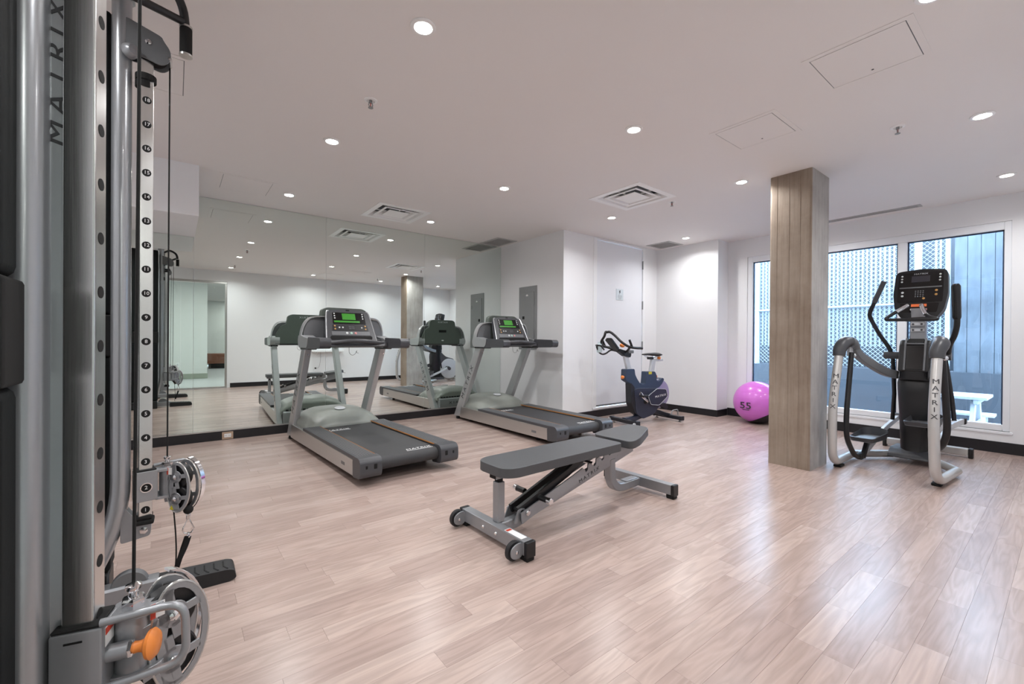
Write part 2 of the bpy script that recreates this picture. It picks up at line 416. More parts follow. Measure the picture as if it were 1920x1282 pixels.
for p in planks[300:]:
    k = len(vs); a, c, d, e = p[0]+GAP, p[1]-GAP, p[2]+GAP, p[3]-GAP
    vs += [(a, d, 0), (c, d, 0), (c, e, 0), (a, e, 0), (a, d, -.004), (c, d, -.004), (c, e, -.004), (a, e, -.004)]
    fs += [(k, k+1, k+2, k+3), (k, k+4, k+5, k+1), (k+1, k+5, k+6, k+2), (k+2, k+6, k+7, k+3), (k+3, k+7, k+4, k)]
    tones += [(R.random(), R.random(), R.random(), 1)]*5
me = bpy.data.meshes.new('plank_field'); me.from_pydata(vs, [], fs); me.materials.append(M['plank_far'])
ca = me.color_attributes.new('plank_tone', 'FLOAT_COLOR', 'CORNER')
li = 0
for poly, t in zip(me.polygons, tones):
    for l in poly.loop_indices: ca.data[l].color = t
o = bpy.data.objects.new('plank_field', me); COL.objects.link(o); o.parent = floor; o['kind'] = 'stuff'

b = B(); b.plate('z', HC, HC+.08, XL-.1, XW+.12, YB-.06, YM+.12, DIFF+GRIL+[LIN]); struct('ceiling', b, 'ceil')
b = B(); b.box((XL-.1, YB-.06, 0), (XL, YM, HC)); struct('wall_left', b, 'wall')
b = B(); b.box((XL-.1, YM+.006, 0), (XP, YM+.12, HC)); struct('wall_mirror', b, 'wall')
b = B(); b.box((XP, YD, 0), (XP+.12, YM+.12, HC)); struct('wall_panel', b, 'wall')
DH = (4.872, 6.012, .125, 2.618)
b = B(); b.plate('y', YD, YD+.12, XP+.12, XN+.12, 0, HC, [DH]); struct('wall_door', b, 'wall')
b = B(); b.box((XN, YP, 0), (XW+.12, YD, HC)); struct('wall_nook', b, 'wall')
WH = (.400, 2.978, .222, 2.372)
b = B(); b.plate('x', XW, XW+.14, YB-.06, YP, 0, HC, [WH]); struct('wall_window', b, 'wall')
GX0, GX1, GZ = -.75, .94, 2.40
b = B(); b.plate('y', YB-.12, YB, -4, XW+.12, 0, HC, [(GX0, GX1, 0, GZ)]); struct('wall_back', b, 'wall')
b = B(); b.box((XL, 4.74, 2.195), (.165, YM+.006, HC)); struct('trim_1', b, 'wall')['label'] = 'white boxed soffit above the mirror'

# black rubber base along the walls
def base(name, a, c): 
    b = B(); b.box(a, c, .002, 1); struct(name, b, 'black_rubber')
base('baseboard_mirror', (XL, YM-.012, 0), (XP, YM+.006, .098))
base('baseboard_panel', (XP-.009, YD-.009, 0), (XP, YM-.012, .1))
base('baseboard_door', (XP, YD-.009, 0), (XN-.009, YD, .1))
base('baseboard_nook', (XN-.009, YP-.009, 0), (XN, YD-.009, .1))
base('baseboard_pier', (XN, YP-.009, 0), (XW-.009, YP, .1))
base('baseboard_window', (XW-.009, YB, 0), (XW, YP-.009, .115))
base('baseboard_back', (GX1+.06, YB, 0), (XW-.009, YB+.009, .1))
base('baseboard_left', (XL, YB, 0), (XL+.009, YM-.012, .1))
b = B(); b.box((XL, YM-.012, .098), (XP, YM-.0045, .112)); struct('trim_2', b, 'alu')['label'] = 'thin metal channel under the mirrors'

# mirror panes
SE = [XL, .156, 1.497, 2.847, 4.213]
ML = ['frameless mirror panel under the white soffit behind the cable machine',
      'tall frameless mirror panel behind the treadmill beside the cable machine, reaching the soffit edge',
      'tall frameless mirror panel on the wall between the two treadmills',
      'tall frameless mirror panel meeting the wall with the electrical panel']
for i in range(4):
    top = 2.193 if i == 0 else HC-.004
    b = B(); b.box((SE[i]+.0012, YM, .112), (SE[i+1]-.0012, YM+.006, top))
    place(b, 'mirror_panel', 'mirror', ((SE[i]+SE[i+1])/2, YM, .112), ML[i], 'mirror', 'mirror panels along the wall', 0)

# concrete column: board-formed on one face, smooth on the others
b = B(); poly = fil2([(4.368, 1.405), (4.80, 1.405), (4.80, 1.745), (4.368, 1.745)], .02, 3); b.prism(poly, 'z', 0, HC)
colo = struct('trim_3', b, 'conc_grey'); colo['label'] = 'square bare concrete column standing in the room'
colo.data.materials.append(M['conc_warm'])
for f in colo.data.polygons:
    if f.normal.x < -.6: f.material_index = 1
for yy in (1.497, 1.583, 1.683): obj('board_mark', B().box((4.3665, yy-.0012, .0), (4.3685, yy+.0012, HC)), 'conc_warm', colo, 0)

# window
win = bpy.data.objects.new('window_1', None); COL.objects.link(win); win['kind'] = 'structure'; win.location = (XW, 1.69, .222)
ROOT[win] = Matrix.Translation(win.location).inverted()
fx0, fx1 = XW+.012, XW+.085
def wbar(a, c, m='frame', nm='window_frame', bev=.004):
    b = B(); b.box(a, c, bev, 1); return obj(nm, b, m, win)
y0, y1, z0, z1 = WH
gy = [(.452, 1.200), (1.284, 2.908)]; gz = (.288, 2.29)
wbar((fx0, y0, z0), (fx1, gy[0][0], z1)); wbar((fx0, gy[1][1], z0), (fx1, y1, z1))
wbar((fx0, gy[0][0], z0), (fx1, gy[1][1], gz[0])); wbar((fx0, gy[0][0], gz[1]), (fx1, gy[1][1], z1))
wbar((fx0, gy[0][1], gz[0]), (fx1, gy[1][0], gz[1]), nm='mullion')
wbar((XW-.008, y0-.02, z0-.03), (fx0+.01, y1+.02, z0), nm='window_sill')
for a, c in gy:
    b = B(); t = .012
    for lo, hi in (((a, gz[0]), (a+t, gz[1])), ((c-t, gz[0]), (c, gz[1])), ((a, gz[1]-t), (c, gz[1]))):
        b.box((fx0+.03, lo[0], lo[1]), (fx0+.055, hi[0], hi[1]))
    obj('gasket', b, 'gasket', win)
    b = B(); b.box((fx0+.04, a+.002, gz[0]), (fx0+.046, c-.002, gz[1])); obj('glass_pane', b, 'glass', win, 0)

# door to the electrical closet
door = bpy.data.objects.new('door_1', None); COL.objects.link(door); door['kind'] = 'structure'; door.location = (5.44, YD, .125)
ROOT[door] = Matrix.Translation(door.location).inverted()
x0, x1, z0, z1 = DH
b = B(); b.box((x0-.055, YD-.012, z0), (x0+.018, YD+.06, z1+.012), .003, 1); obj('door_jamb', b, 'trim', door)
b = B(); b.box((x1-.016, YD-.012, z0), (x1+.05, YD+.06, z1+.012), .003, 1); obj('door_jamb', b, 'trim', door)
b = B(); b.box((x0, YD-.006, z1-.012), (x1, YD+.06, z1+.012), .003, 1); obj('door_head', b, 'trim', door)
b = B(); b.box((x0+.021, YD+.004, z0+.03), (x1-.02, YD+.045, z1-.016), .002, 1); obj('door_leaf', b, 'door', door)
b = B(); b.box((x0+.021, YD-.012, z0+.026), (x1-.02, YD+.004, z0+.05), .002, 1); obj('door_sweep', b, 'mgrey', door)
b = B(); b.box((x0-.055, YD-.016, z0-.01), (x1+.05, YD+.05, z0+.018), .003, 1); obj('door_threshold', b, 'trim', door)
for z in (2.347, 1.70, 1.05, .4):
    b = B(); b.box((x1-.022, YD-.010, z-.065), (x1-.006, YD+.006, z+.065)); b.cyl((x1-.018, YD-.012, z-.067), (x1-.018, YD-.012, z+.067), .008, n=10)
    obj('hinge', b, 'panelgrey', door)
sg = thing('door_sign', 'small pale door sign with a lightning bolt symbol', 'sign', (5.425, YD+.002, 1.75), world=True)
b = B(); b.box((5.341, YD-.002, 1.752), (5.509, YD+.0035, 1.920), .001, 1); obj('sign_plate', b, 'signgrey', sg)
b = B(); b.prism([(5.418, 1.900), (5.440, 1.900), (5.428, 1.880), (5.442, 1.880), (5.412, 1.838), (5.422, 1.868), (5.406, 1.868)], 'y', YD-.004, YD-.002); obj('bolt_symbol', b, 'darkprint', sg, 0)
b = B()
for i, wdt in enumerate((.09, .1, .085, .06)): b.box((5.425-wdt/2, YD-.0035, 1.818-i*.016), (5.425+wdt/2, YD-.002, 1.8215-i*.016))
obj('small_print', b, 'mgrey', sg, 0)

# electrical panel on the short wall
ep = thing('electrical_panel', 'tall grey metal electrical panel set in the short wall', 'panel', (XP, 5.06, .98), world=True)
b = B(); b.box((XP-.012, 4.848, .985), (XP, 5.262, 1.932), .002, 1); obj('panel_frame', b, 'panelgrey', ep)
b = B(); b.box((XP-.019, 4.905, 1.03), (XP-.012, 5.215, 1.845), .002, 1); pd = obj('panel_door', b, 'panelgrey', ep)
b = B(); b.box((XP-.023, 5.12, 1.44), (XP-.019, 5.165, 1.485)); obj('latch', b, 'matte_black', pd)
b = B(); b.prism([(5.03, 1.795), (5.06, 1.815), (5.09, 1.795), (5.08, 1.785), (5.04, 1.785)], 'x', XP-.021, XP-.019); obj('maker_badge', b, 'white', pd, 0)
for z in (1.2, 1.7):
    b = B(); b.cyl((XP-.02, 4.903, z-.03), (XP-.02, 4.903, z+.03), .005, n=8); obj('hinge', b, 'panelgrey', pd)

# outlet in the black base under the mirror
eo = thing('wall_outlet', 'beige double outlet set in the black base under the mirrors', 'outlet', (.466, YM-.012, .003), world=True)
b = B(); b.box((.414, YM-.019, .005), (.519, YM-.012, .086), .003, 2); obj('cover_plate', b, 'beige', eo)
b = B(); b.box((.434, YM-.0225, .026), (.499, YM-.019, .066), .002, 1); rc = obj('receptacle', b, 'white', eo)
for x in (.443, .453, .480, .490):
    obj('socket_slot', B().box((x-.001, YM-.0235, .040), (x+.001, YM-.0225, .052)), 'darkprint', rc, 0)

# ------------------------------------------------------------------ ceiling fittings
DL = {(-.70, .39): 'added unseen downlight in the corner behind the cable machine', (-.70, 1.95): 'added unseen downlight above the weight stacks of the cable machine', (-.70, 3.505): 'added unseen downlight between the cable machine and the soffit',  # these three are unseen, added on the grid to brighten the near chrome upright
      (.95, .39): 'recessed downlight between the glass door and the cable machine', (.95, 1.95): 'lit recessed downlight between the cable machine and the weight bench',
      (.95, 3.505): 'lit recessed downlight over the floor behind the treadmill beside the cable machine', (.95, 5.09): 'lit recessed downlight beside the square access panel by the soffit',
      (2.60, .39): 'lit recessed downlight beside the access panel with the tiny black lock', (2.60, 1.95): 'lit recessed downlight above the seat of the weight bench',
      (2.60, 3.505): 'lit recessed downlight above the gap between the two treadmills', (2.60, 5.09): 'lit recessed downlight beside the square diffuser near the mirrors',
      (4.25, .39): 'lit recessed downlight beside the sprinkler on the elliptical side', (4.25, 1.95): 'lit recessed downlight close beside the top of the concrete column',
      (4.25, 3.505): 'lit recessed downlight between the second square diffuser and the closet door', (5.92, .39): 'lit recessed downlight above the elliptical trainer end of the window',
      (5.92, 1.95): 'lit recessed downlight between the concrete column and the window', (5.92, 3.505): 'lit recessed downlight above the exercise bike nook'}
def downlight(x, y):
    t = thing('downlight', DL[(x, y)], 'ceiling light', (x, y, HC), group='recessed downlights in the gym ceiling', world=True)
    b = B(); b.lathe([(.062, -.001), (.06, -.006), (.044, -.009), (.041, -.001)], (x, y, HC), n=24); obj('trim_ring', b, 'trimring', t)
    b = B(); b.lathe([(.041, -.0035), (.02, -.005), (.001, -.0055)], (x, y, HC), n=20); obj('lens', b, 'lamp', t)
    l = bpy.data.lights.new('downlight_beam', 'AREA'); l.shape = 'DISK'; l.size = .085; l.energy = LAMP_W; l.color = (.985, .99, 1); l.spread = radians(150)
    lo = bpy.data.objects.new('downlight_beam', l); COL.objects.link(lo); lo.parent = t; lo.location = (0, 0, -.012)
for x in (-.70, .95, 2.60, 4.25, 5.92):
    for y in (.39, 1.95, 3.505, 5.09):
        if (x > 4 or x < 0) and y > 5: continue
        downlight(x, y)

def diffuser(h, label):
    x0, x1, y0, y1 = h; cx, cy = (x0+x1)/2, (y0+y1)/2; hs = (x1-x0)/2
    t = thing('air_diffuser', label, 'air vent', (cx, cy, HC), group='square ceiling diffusers', world=True)
    def ring(ro, ri, zo, zi, th=.006):
        b = B(); pts = []
        for (r, z) in ((ro, zo), (ri, zi), (ri, zi+th), (ro, zo+th)):
            pts.append([(cx+sx*r, cy+sy*r, z) for sx, sy in ((-1, -1), (1, -1), (1, 1), (-1, 1))])
        b.rings(pts, closed=True); return b
    obj('outer_frame', ring(hs+.008, hs-.055, HC-.004, HC-.004), 'trimring', t)
    obj('louvre_cone', ring(hs-.105, hs-.135, HC-.006, HC-.002), 'trimring', t)
    obj('louvre_cone', ring(hs-.055, hs-.10, HC-.002, HC+.05), 'trimring', t)
    obj('louvre_cone', ring(hs-.135, hs-.175, HC-.002, HC+.045), 'trimring', t)
    b = B(); r = hs-.185; b.box((cx-r, cy-r, HC-.008), (cx+r, cy+r, HC+.0), .003, 1); obj('centre_plate', b, 'trimring', t)
    b = B(); b.box((x0, y0, HC+.079), (x1, y1, HC+.085))
    for a, c in (((x0, y0), (x0+.004, y1)), ((x1-.004, y0), (x1, y1)), ((x0, y0), (x1, y0+.004)), ((x0, y1-.004), (x1, y1))): b.box((a[0], a[1], HC+.002), (c[0], c[1], HC+.08))
    obj('plenum', b, 'ventdark', t)
    for s in (-1, 1):
        obj('bracket', B().box((cx-.004, cy+s*.2-.09, HC+.006), (cx+.004, cy+s*.2+.09, HC+.02)), 'trimring', t)
        obj('bracket', B().box((cx+s*.2-.09, cy-.004, HC+.006), (cx+s*.2+.09, cy+.004, HC+.02)), 'trimring', t)
diffuser(DIFF[0], 'square stepped ceiling air diffuser near the mirror wall')
diffuser(DIFF[1], 'square stepped ceiling air diffuser between the exercise bike and the column')
def grille(h, label):
    x0, x1, y0, y1 = h
    t = thing('return_grille', label, 'air vent', ((x0+x1)/2, (y0+y1)/2, HC), group='flat return air grilles', world=True)
    b = B(); b.plate('z', HC-.006, HC+.006, x0-.025, x1+.025, y0-.025, y1+.025, [(x0+.012, x1-.012, y0+.012, y1-.012)]); obj('grille_frame', b, 'grille', t)
    b = B(); n = 22
    for i in range(n):
        x = x0+.02+(x1-x0-.04)*i/(n-1); b.box((x-.0016, y0+.012, HC-.004), (x+.0016, y1-.012, HC+.008))
    obj('grille_fins', b, 'grille', t, kind='stuff')
    b = B(); b.box((x0, y0, HC+.03), (x1, y1, HC+.04)); obj('plenum', b, 'ventdark', t)
grille(GRIL[0], 'flat grey return grille in the corner above the mirror and short wall')
grille(GRIL[1], 'flat grey return grille in the corner near the closet door')
x0, x1, y0, y1 = LIN
t = thing('linear_diffuser', 'long narrow slot diffuser in the ceiling above the window', 'air vent', ((x0+x1)/2, (y0+y1)/2, HC), world=True)
b = B(); b.plate('z', HC-.005, HC+.01, x0-.012, x1+.012, y0-.012, y1+.012, [(x0+.014, (x0+x1)/2-.006, y0+.02, y1-.02), ((x0+x1)/2+.006, x1-.014, y0+.02, y1-.02)]); obj('slot_frame', b, 'grille', t)
b = B(); b.box((x0, y0, HC+.03), (x1, y1, HC+.04)); obj('plenum', b, 'matte_black', t)

def access(x0, x1, y0, y1, label, fr=.03, lock=None):
    t = thing('access_panel', label, 'access panel', ((x0+x1)/2, (y0+y1)/2, HC), group='ceiling access panels', world=True)
    b = B(); b.plate('z', HC-.003, HC, x0, x1, y0, y1, [(x0+fr, x1-fr, y0+fr, y1-fr)]); obj('panel_frame', b, 'ceil', t, 0)
    b = B(); b.box((x0+fr+.004, y0+fr+.004, HC-.0035), (x1-fr-.004, y1-fr-.004, HC-.0005)); d = obj('panel_door', b, 'ceil', t, 0)
    b = B(); b.box((x0+fr, y0+fr, HC-.0012), (x1-fr, y1-fr, HC-.0002)); obj('shadow_gap', b, 'mgrey', t, 0)
    if lock:
        b = B(); b.cyl((lock[0], lock[1], HC-.005), (lock[0], lock[1], HC-.002), .006, n=10); obj('cam_lock', b, 'dgrey', d)
access(2.685, 3.142, .468, .925, 'square ceiling access panel nearer the cable machine corner with a tiny black lock', lock=(3.06, .70))
access(3.092, 3.556, 1.21, 1.655, 'square ceiling access panel nearer the concrete column with a small lock', lock=(3.46, 1.44))
access(.32, .79, 4.80, 5.32, 'square ceiling access panel beside the white soffit above the mirror')
access(-.40, .068, 2.97, 3.47, 'square ceiling access panel above the cable machine')

def sprinkler(x, y, lb_):
    t = thing('sprinkler_head', lb_, 'sprinkler', (x, y, HC), group='fire sprinkler heads', world=True)
    b = B(); b.lathe([(.042, 0), (.04, -.004), (.026, -.008), (.02, -.001)], (x, y, HC), n=18); obj('escutcheon', b, 'trimring', t)
    b = B(); b.cyl((x, y, HC), (x, y, HC-.018), .010, n=10); b.tube([(x-.010, y, HC-.015), (x-.013, y, HC-.032), (x-.004, y, HC-.046)], .003, 6); b.tube([(x+.010, y, HC-.015), (x+.013, y, HC-.032), (x+.004, y, HC-.046)], .003, 6)
    obj('frame_arms', b, 'panelgrey', t)
    b = B(); b.cyl((x, y, HC-.018), (x, y, HC-.044), .003, n=6); obj('glass_bulb', b, 'redprint', t)
    b = B(); b.cyl((x, y, HC-.046), (x, y, HC-.049), .016, n=12); obj('deflector', b, 'panelgrey', t)
for p in ((.982, 2.757, 'tiny pendant sprinkler head over the floor beside the cable machine'), (4.021, .777, 'tiny pendant sprinkler head near the elliptical trainer'),
          (4.277, 2.70, 'tiny pendant sprinkler head beside the square diffuser near the column'), (.982, .78, 'tiny pendant sprinkler head near the glass door')): sprinkler(*p)

# ------------------------------------------------------------------ glazed partition behind the camera and the corridor (seen in the mirrors)
gd = bpy.data.objects.new('door_2', None); COL.objects.link(gd); gd['kind'] = 'structure'; gd.location = (.1, YB, 0)
ROOT[gd] = Matrix.Translation(gd.location).inverted()
b = B(); b.box((GX0, YB-.07, GZ-.05), (GX1, YB-.02, GZ), .003, 1); obj('door_head', b, 'alu', gd)
b = B(); b.box((GX1-.04, YB-.07, 0), (GX1, YB-.02, GZ-.05), .003, 1); obj('door_jamb', b, 'alu', gd)
b = B(); b.box((GX0, YB-.07, 0), (GX0+.04, YB-.02, GZ-.05), .003, 1); obj('door_jamb', b, 'alu', gd)
b = B(); b.box((GX0+.04, YB-.07, 0), (GX1-.04, YB-.02, .03), .002, 1); obj('door_threshold', b, 'alu', gd)
for a, c in ((GX0+.042, .098), (.102, GX1-.042)):
    b = B(); b.box((a, YB-.05, .032), (c, YB-.04, GZ-.052)); obj('glass_pane', b, 'door_glass', gd, 0)
b = B(); b.box((-4, -10, -.1), (5, YB-.12, -.002)); struct('floor_corridor', b, 'corr_floor')
b = B(); b.box((-4, -10, 2.64), (5, YB-.12, 2.72)); struct('ceiling_corridor', b, 'ceil')
b = B(); b.box((-4, -3.5, 0), (.72, -3.35, 2.64)); struct('wall_corridor', b, 'corr_wall')
b = B(); b.box((-4, -10.1, 0), (5, -10, 2.64)); struct('wall_far', b, 'corr_wall')
b = B(); b.box((-4.1, -10, 0), (-4, YB-.12, 2.64)); struct('wall_corridor_end', b, 'corr_wall')
b = B(); b.box((5, -10, 0), (5.1, YB-.12, 2.64)); struct('wall_corridor_side', b, 'corr_wall')
b = B(); b.box((-4, -3.35, 0), (.73, -3.335, .14)); struct('baseboard_corridor', b, 'corr_base')
lb = thing('lounge_bench', 'low brown wooden bench in the corridor beyond the glass door', 'bench', (1.7, -8.2, 0), world=True)
b = B(); b.box((.9, -8.45, .18), (3.2, -7.95, .55), .01, 1); obj('bench_box', b, 'wood', lb)
b = B(); b.box((1.0, -8.4, 0), (3.1, -8.05, .18)); obj('plinth', b, 'matte_black', lb)
sw = thing('light_switch', 'small white light switch plate on the corridor wall', 'switch', (.05, -3.35, .36), world=True)
b = B(); b.box((.02, -3.35, .33), (.10, -3.343, .45), .002, 1); obj('cover_plate', b, 'trim', sw)
b = B(); b.box((.042, -3.343, .36), (.078, -3.338, .42), .002, 1); obj('rocker', b, 'lightgrey', sw)
for x, y, lb_ in ((.5, -1.6, 'added corridor light just outside the glass door'), (2.2, -1.6, 'added corridor light behind the wall facing the mirrors'), (-1.8, -1.6, 'added corridor light at the corridor end wall'),  # lamps added to light the corridor beyond the glass
                  (2.2, -4.8, 'added corridor light past the corner of the corridor wall'), (2.2, -7.0, 'added corridor light in front of the wooden bench'), (2.2, -9.0, 'added corridor light behind the wooden bench')):
    t = thing('corridor_fill_light', lb_, 'ceiling light', (x, y, 2.64), group='added corridor lights', world=True)
    b = B(); b.lathe([(.075, -.001), (.07, -.007), (.05, -.008), (.048, -.001)], (x, y, 2.64), n=20); obj('trim_ring', b, 'trimring', t)
    b = B(); b.lathe([(.048, -.003), (.001, -.004)], (x, y, 2.64), n=16); obj('lens', b, 'lamp', t)
    l = bpy.data.lights.new('downlight_beam', 'AREA'); l.shape = 'DISK'; l.size = .1; l.energy = LAMP_W*2.4; l.color = (1, .97, .93)
    lo = bpy.data.objects.new('downlight_beam', l); COL.objects.link(lo); lo.parent = t; lo.location = (0, 0, -.012)
# outlet and little ledge on the back wall, seen in the mirror
t = thing('outlet_with_cord', 'white outlet with a black plug and thin cord on the wall facing the mirrors', 'outlet', (2.82, YB, .3), world=True)
b = B(); b.box((2.785, YB, .29), (2.86, YB+.006, .41), .002, 1); obj('cover_plate', b, 'trim', t)
b = B(); b.box((2.805, YB+.006, .365), (2.84, YB+.03, .395), .003, 1); obj('plug', b, 'black', t)
b = B(); b.tube(cat([(2.83, YB+.03, .38), (2.90, YB+.025, .40), (2.94, YB+.012, .55), (2.95, YB+.01, .79)], 6), .0025, 6); obj('cord', b, 'mgrey', t)
t = thing('wall_shelf', 'narrow white ledge on the wall facing the mirrors above an outlet', 'shelf', (3.1, YB, .79), world=True)
b = B(); b.box((2.72, YB, .79), (3.48, YB+.16, .83), .003, 1); obj('ledge', b, 'trim', t)
for x in (2.85, 3.35):
    b = B(); b.prism([(YB, .79), (YB+.12, .79), (YB, .70)], 'x', x-.008, x+.008); obj('bracket', b, 'trim', t)

# ------------------------------------------------------------------ outside the window
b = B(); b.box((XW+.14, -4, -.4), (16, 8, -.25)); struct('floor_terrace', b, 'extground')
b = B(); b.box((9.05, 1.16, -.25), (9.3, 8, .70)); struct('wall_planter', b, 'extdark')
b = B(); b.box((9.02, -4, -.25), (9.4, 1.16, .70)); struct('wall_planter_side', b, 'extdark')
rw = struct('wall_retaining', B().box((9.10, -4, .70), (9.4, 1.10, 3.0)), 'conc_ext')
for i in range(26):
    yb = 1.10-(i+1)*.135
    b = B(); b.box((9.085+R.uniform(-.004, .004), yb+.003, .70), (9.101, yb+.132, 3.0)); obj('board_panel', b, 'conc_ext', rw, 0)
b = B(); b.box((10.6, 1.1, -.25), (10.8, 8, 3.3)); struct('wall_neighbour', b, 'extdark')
fe = thing('chain_link_fence', 'galvanised chain link fence with white privacy slats outside the window', 'fence', (9.1, 3, .70), world=True)
def slats(ya, yb_, step, zl):
    y = ya
    while y < yb_:
        b = B(); b.box((9.125, y, zl), (9.131, y+.024, 3.0)); obj('slat', b, 'slat', fe, 0); y += step
slats(1.66, 5.6, .058, 1.06)
slats(1.24, 1.34, .05, .76)
b = B(); n = 0; D = .068
zt, zb, ya, yb_ = 3.0, .72, 1.18, 5.6
k = ya-(zt-zb)
segs = []
while k < yb_:
    for sgn in (1, -1):
        # line y = k + t (sgn=1) or mirrored
        a, c = (k, zb), (k+(zt-zb), zt)
        if sgn < 0: a, c = (k, zt), (k+(zt-zb), zb)
        (y_a, z_a), (y_c, z_c) = a, c
        if y_a < ya: f = (ya-y_a)/(y_c-y_a); z_a = z_a+(z_c-z_a)*f; y_a = ya
        if y_c > yb_: f = (yb_-y_a)/(y_c-y_a); z_c = z_a+(z_c-z_a)*f; y_c = yb_
        if y_c > y_a+.01: segs.append((y_a, z_a, y_c, z_c, sgn))
    k += D
for y_a, z_a, y_c, z_c, sgn in segs: b.tube([(9.112+sgn*.003, y_a, z_a), (9.112+sgn*.003, y_c, z_c)], .0032, 4)
obj('wire_mesh', b, 'galv', fe, 0, kind='stuff')
for y, r in ((1.50, .045), (1.17, .03), (3.85, .045)):
    b = B(); b.cyl((9.11, y, .70), (9.11, y, 3.05), r, n=14); b.lathe([(r*1.1, 0), (r*.8, .03), (.002, .05)], (9.11, y, 3.05), n=14); obj('fence_post', b, 'galv', fe)
for z in (1.735, 3.0):
    b = B(); b.cyl((9.085, 1.17, z), (9.085, 5.6, z), .021, n=10); obj('fence_rail', b, 'galv', fe)

# white picnic table outside
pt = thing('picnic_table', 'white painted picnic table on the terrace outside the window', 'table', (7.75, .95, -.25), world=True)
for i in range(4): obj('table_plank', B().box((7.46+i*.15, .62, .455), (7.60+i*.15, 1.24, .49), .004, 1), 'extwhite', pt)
for xs in (7.16, 8.22):
    for i in range(2): obj('seat_plank', B().box((xs+i*.13, .62, .175), (xs+.12+i*.13, 1.24, .21), .004, 1), 'extwhite', pt)
for y in (.74, 1.14):
    for s in (-1, 1): obj('leg', B().bar([(7.75+s*.17, y, .455), (7.75+s*.50, y, -.25)], .045, .09, (0, 1, 0)), 'extwhite', pt)
    obj('cross_beam', B().box((7.17, y-.045, .09), (8.46, y-.005, .175), .003, 1), 'extwhite', pt)
    obj('top_batten', B().box((7.47, y-.045, .40), (8.05, y-.005, .455), .003, 1), 'extwhite', pt)

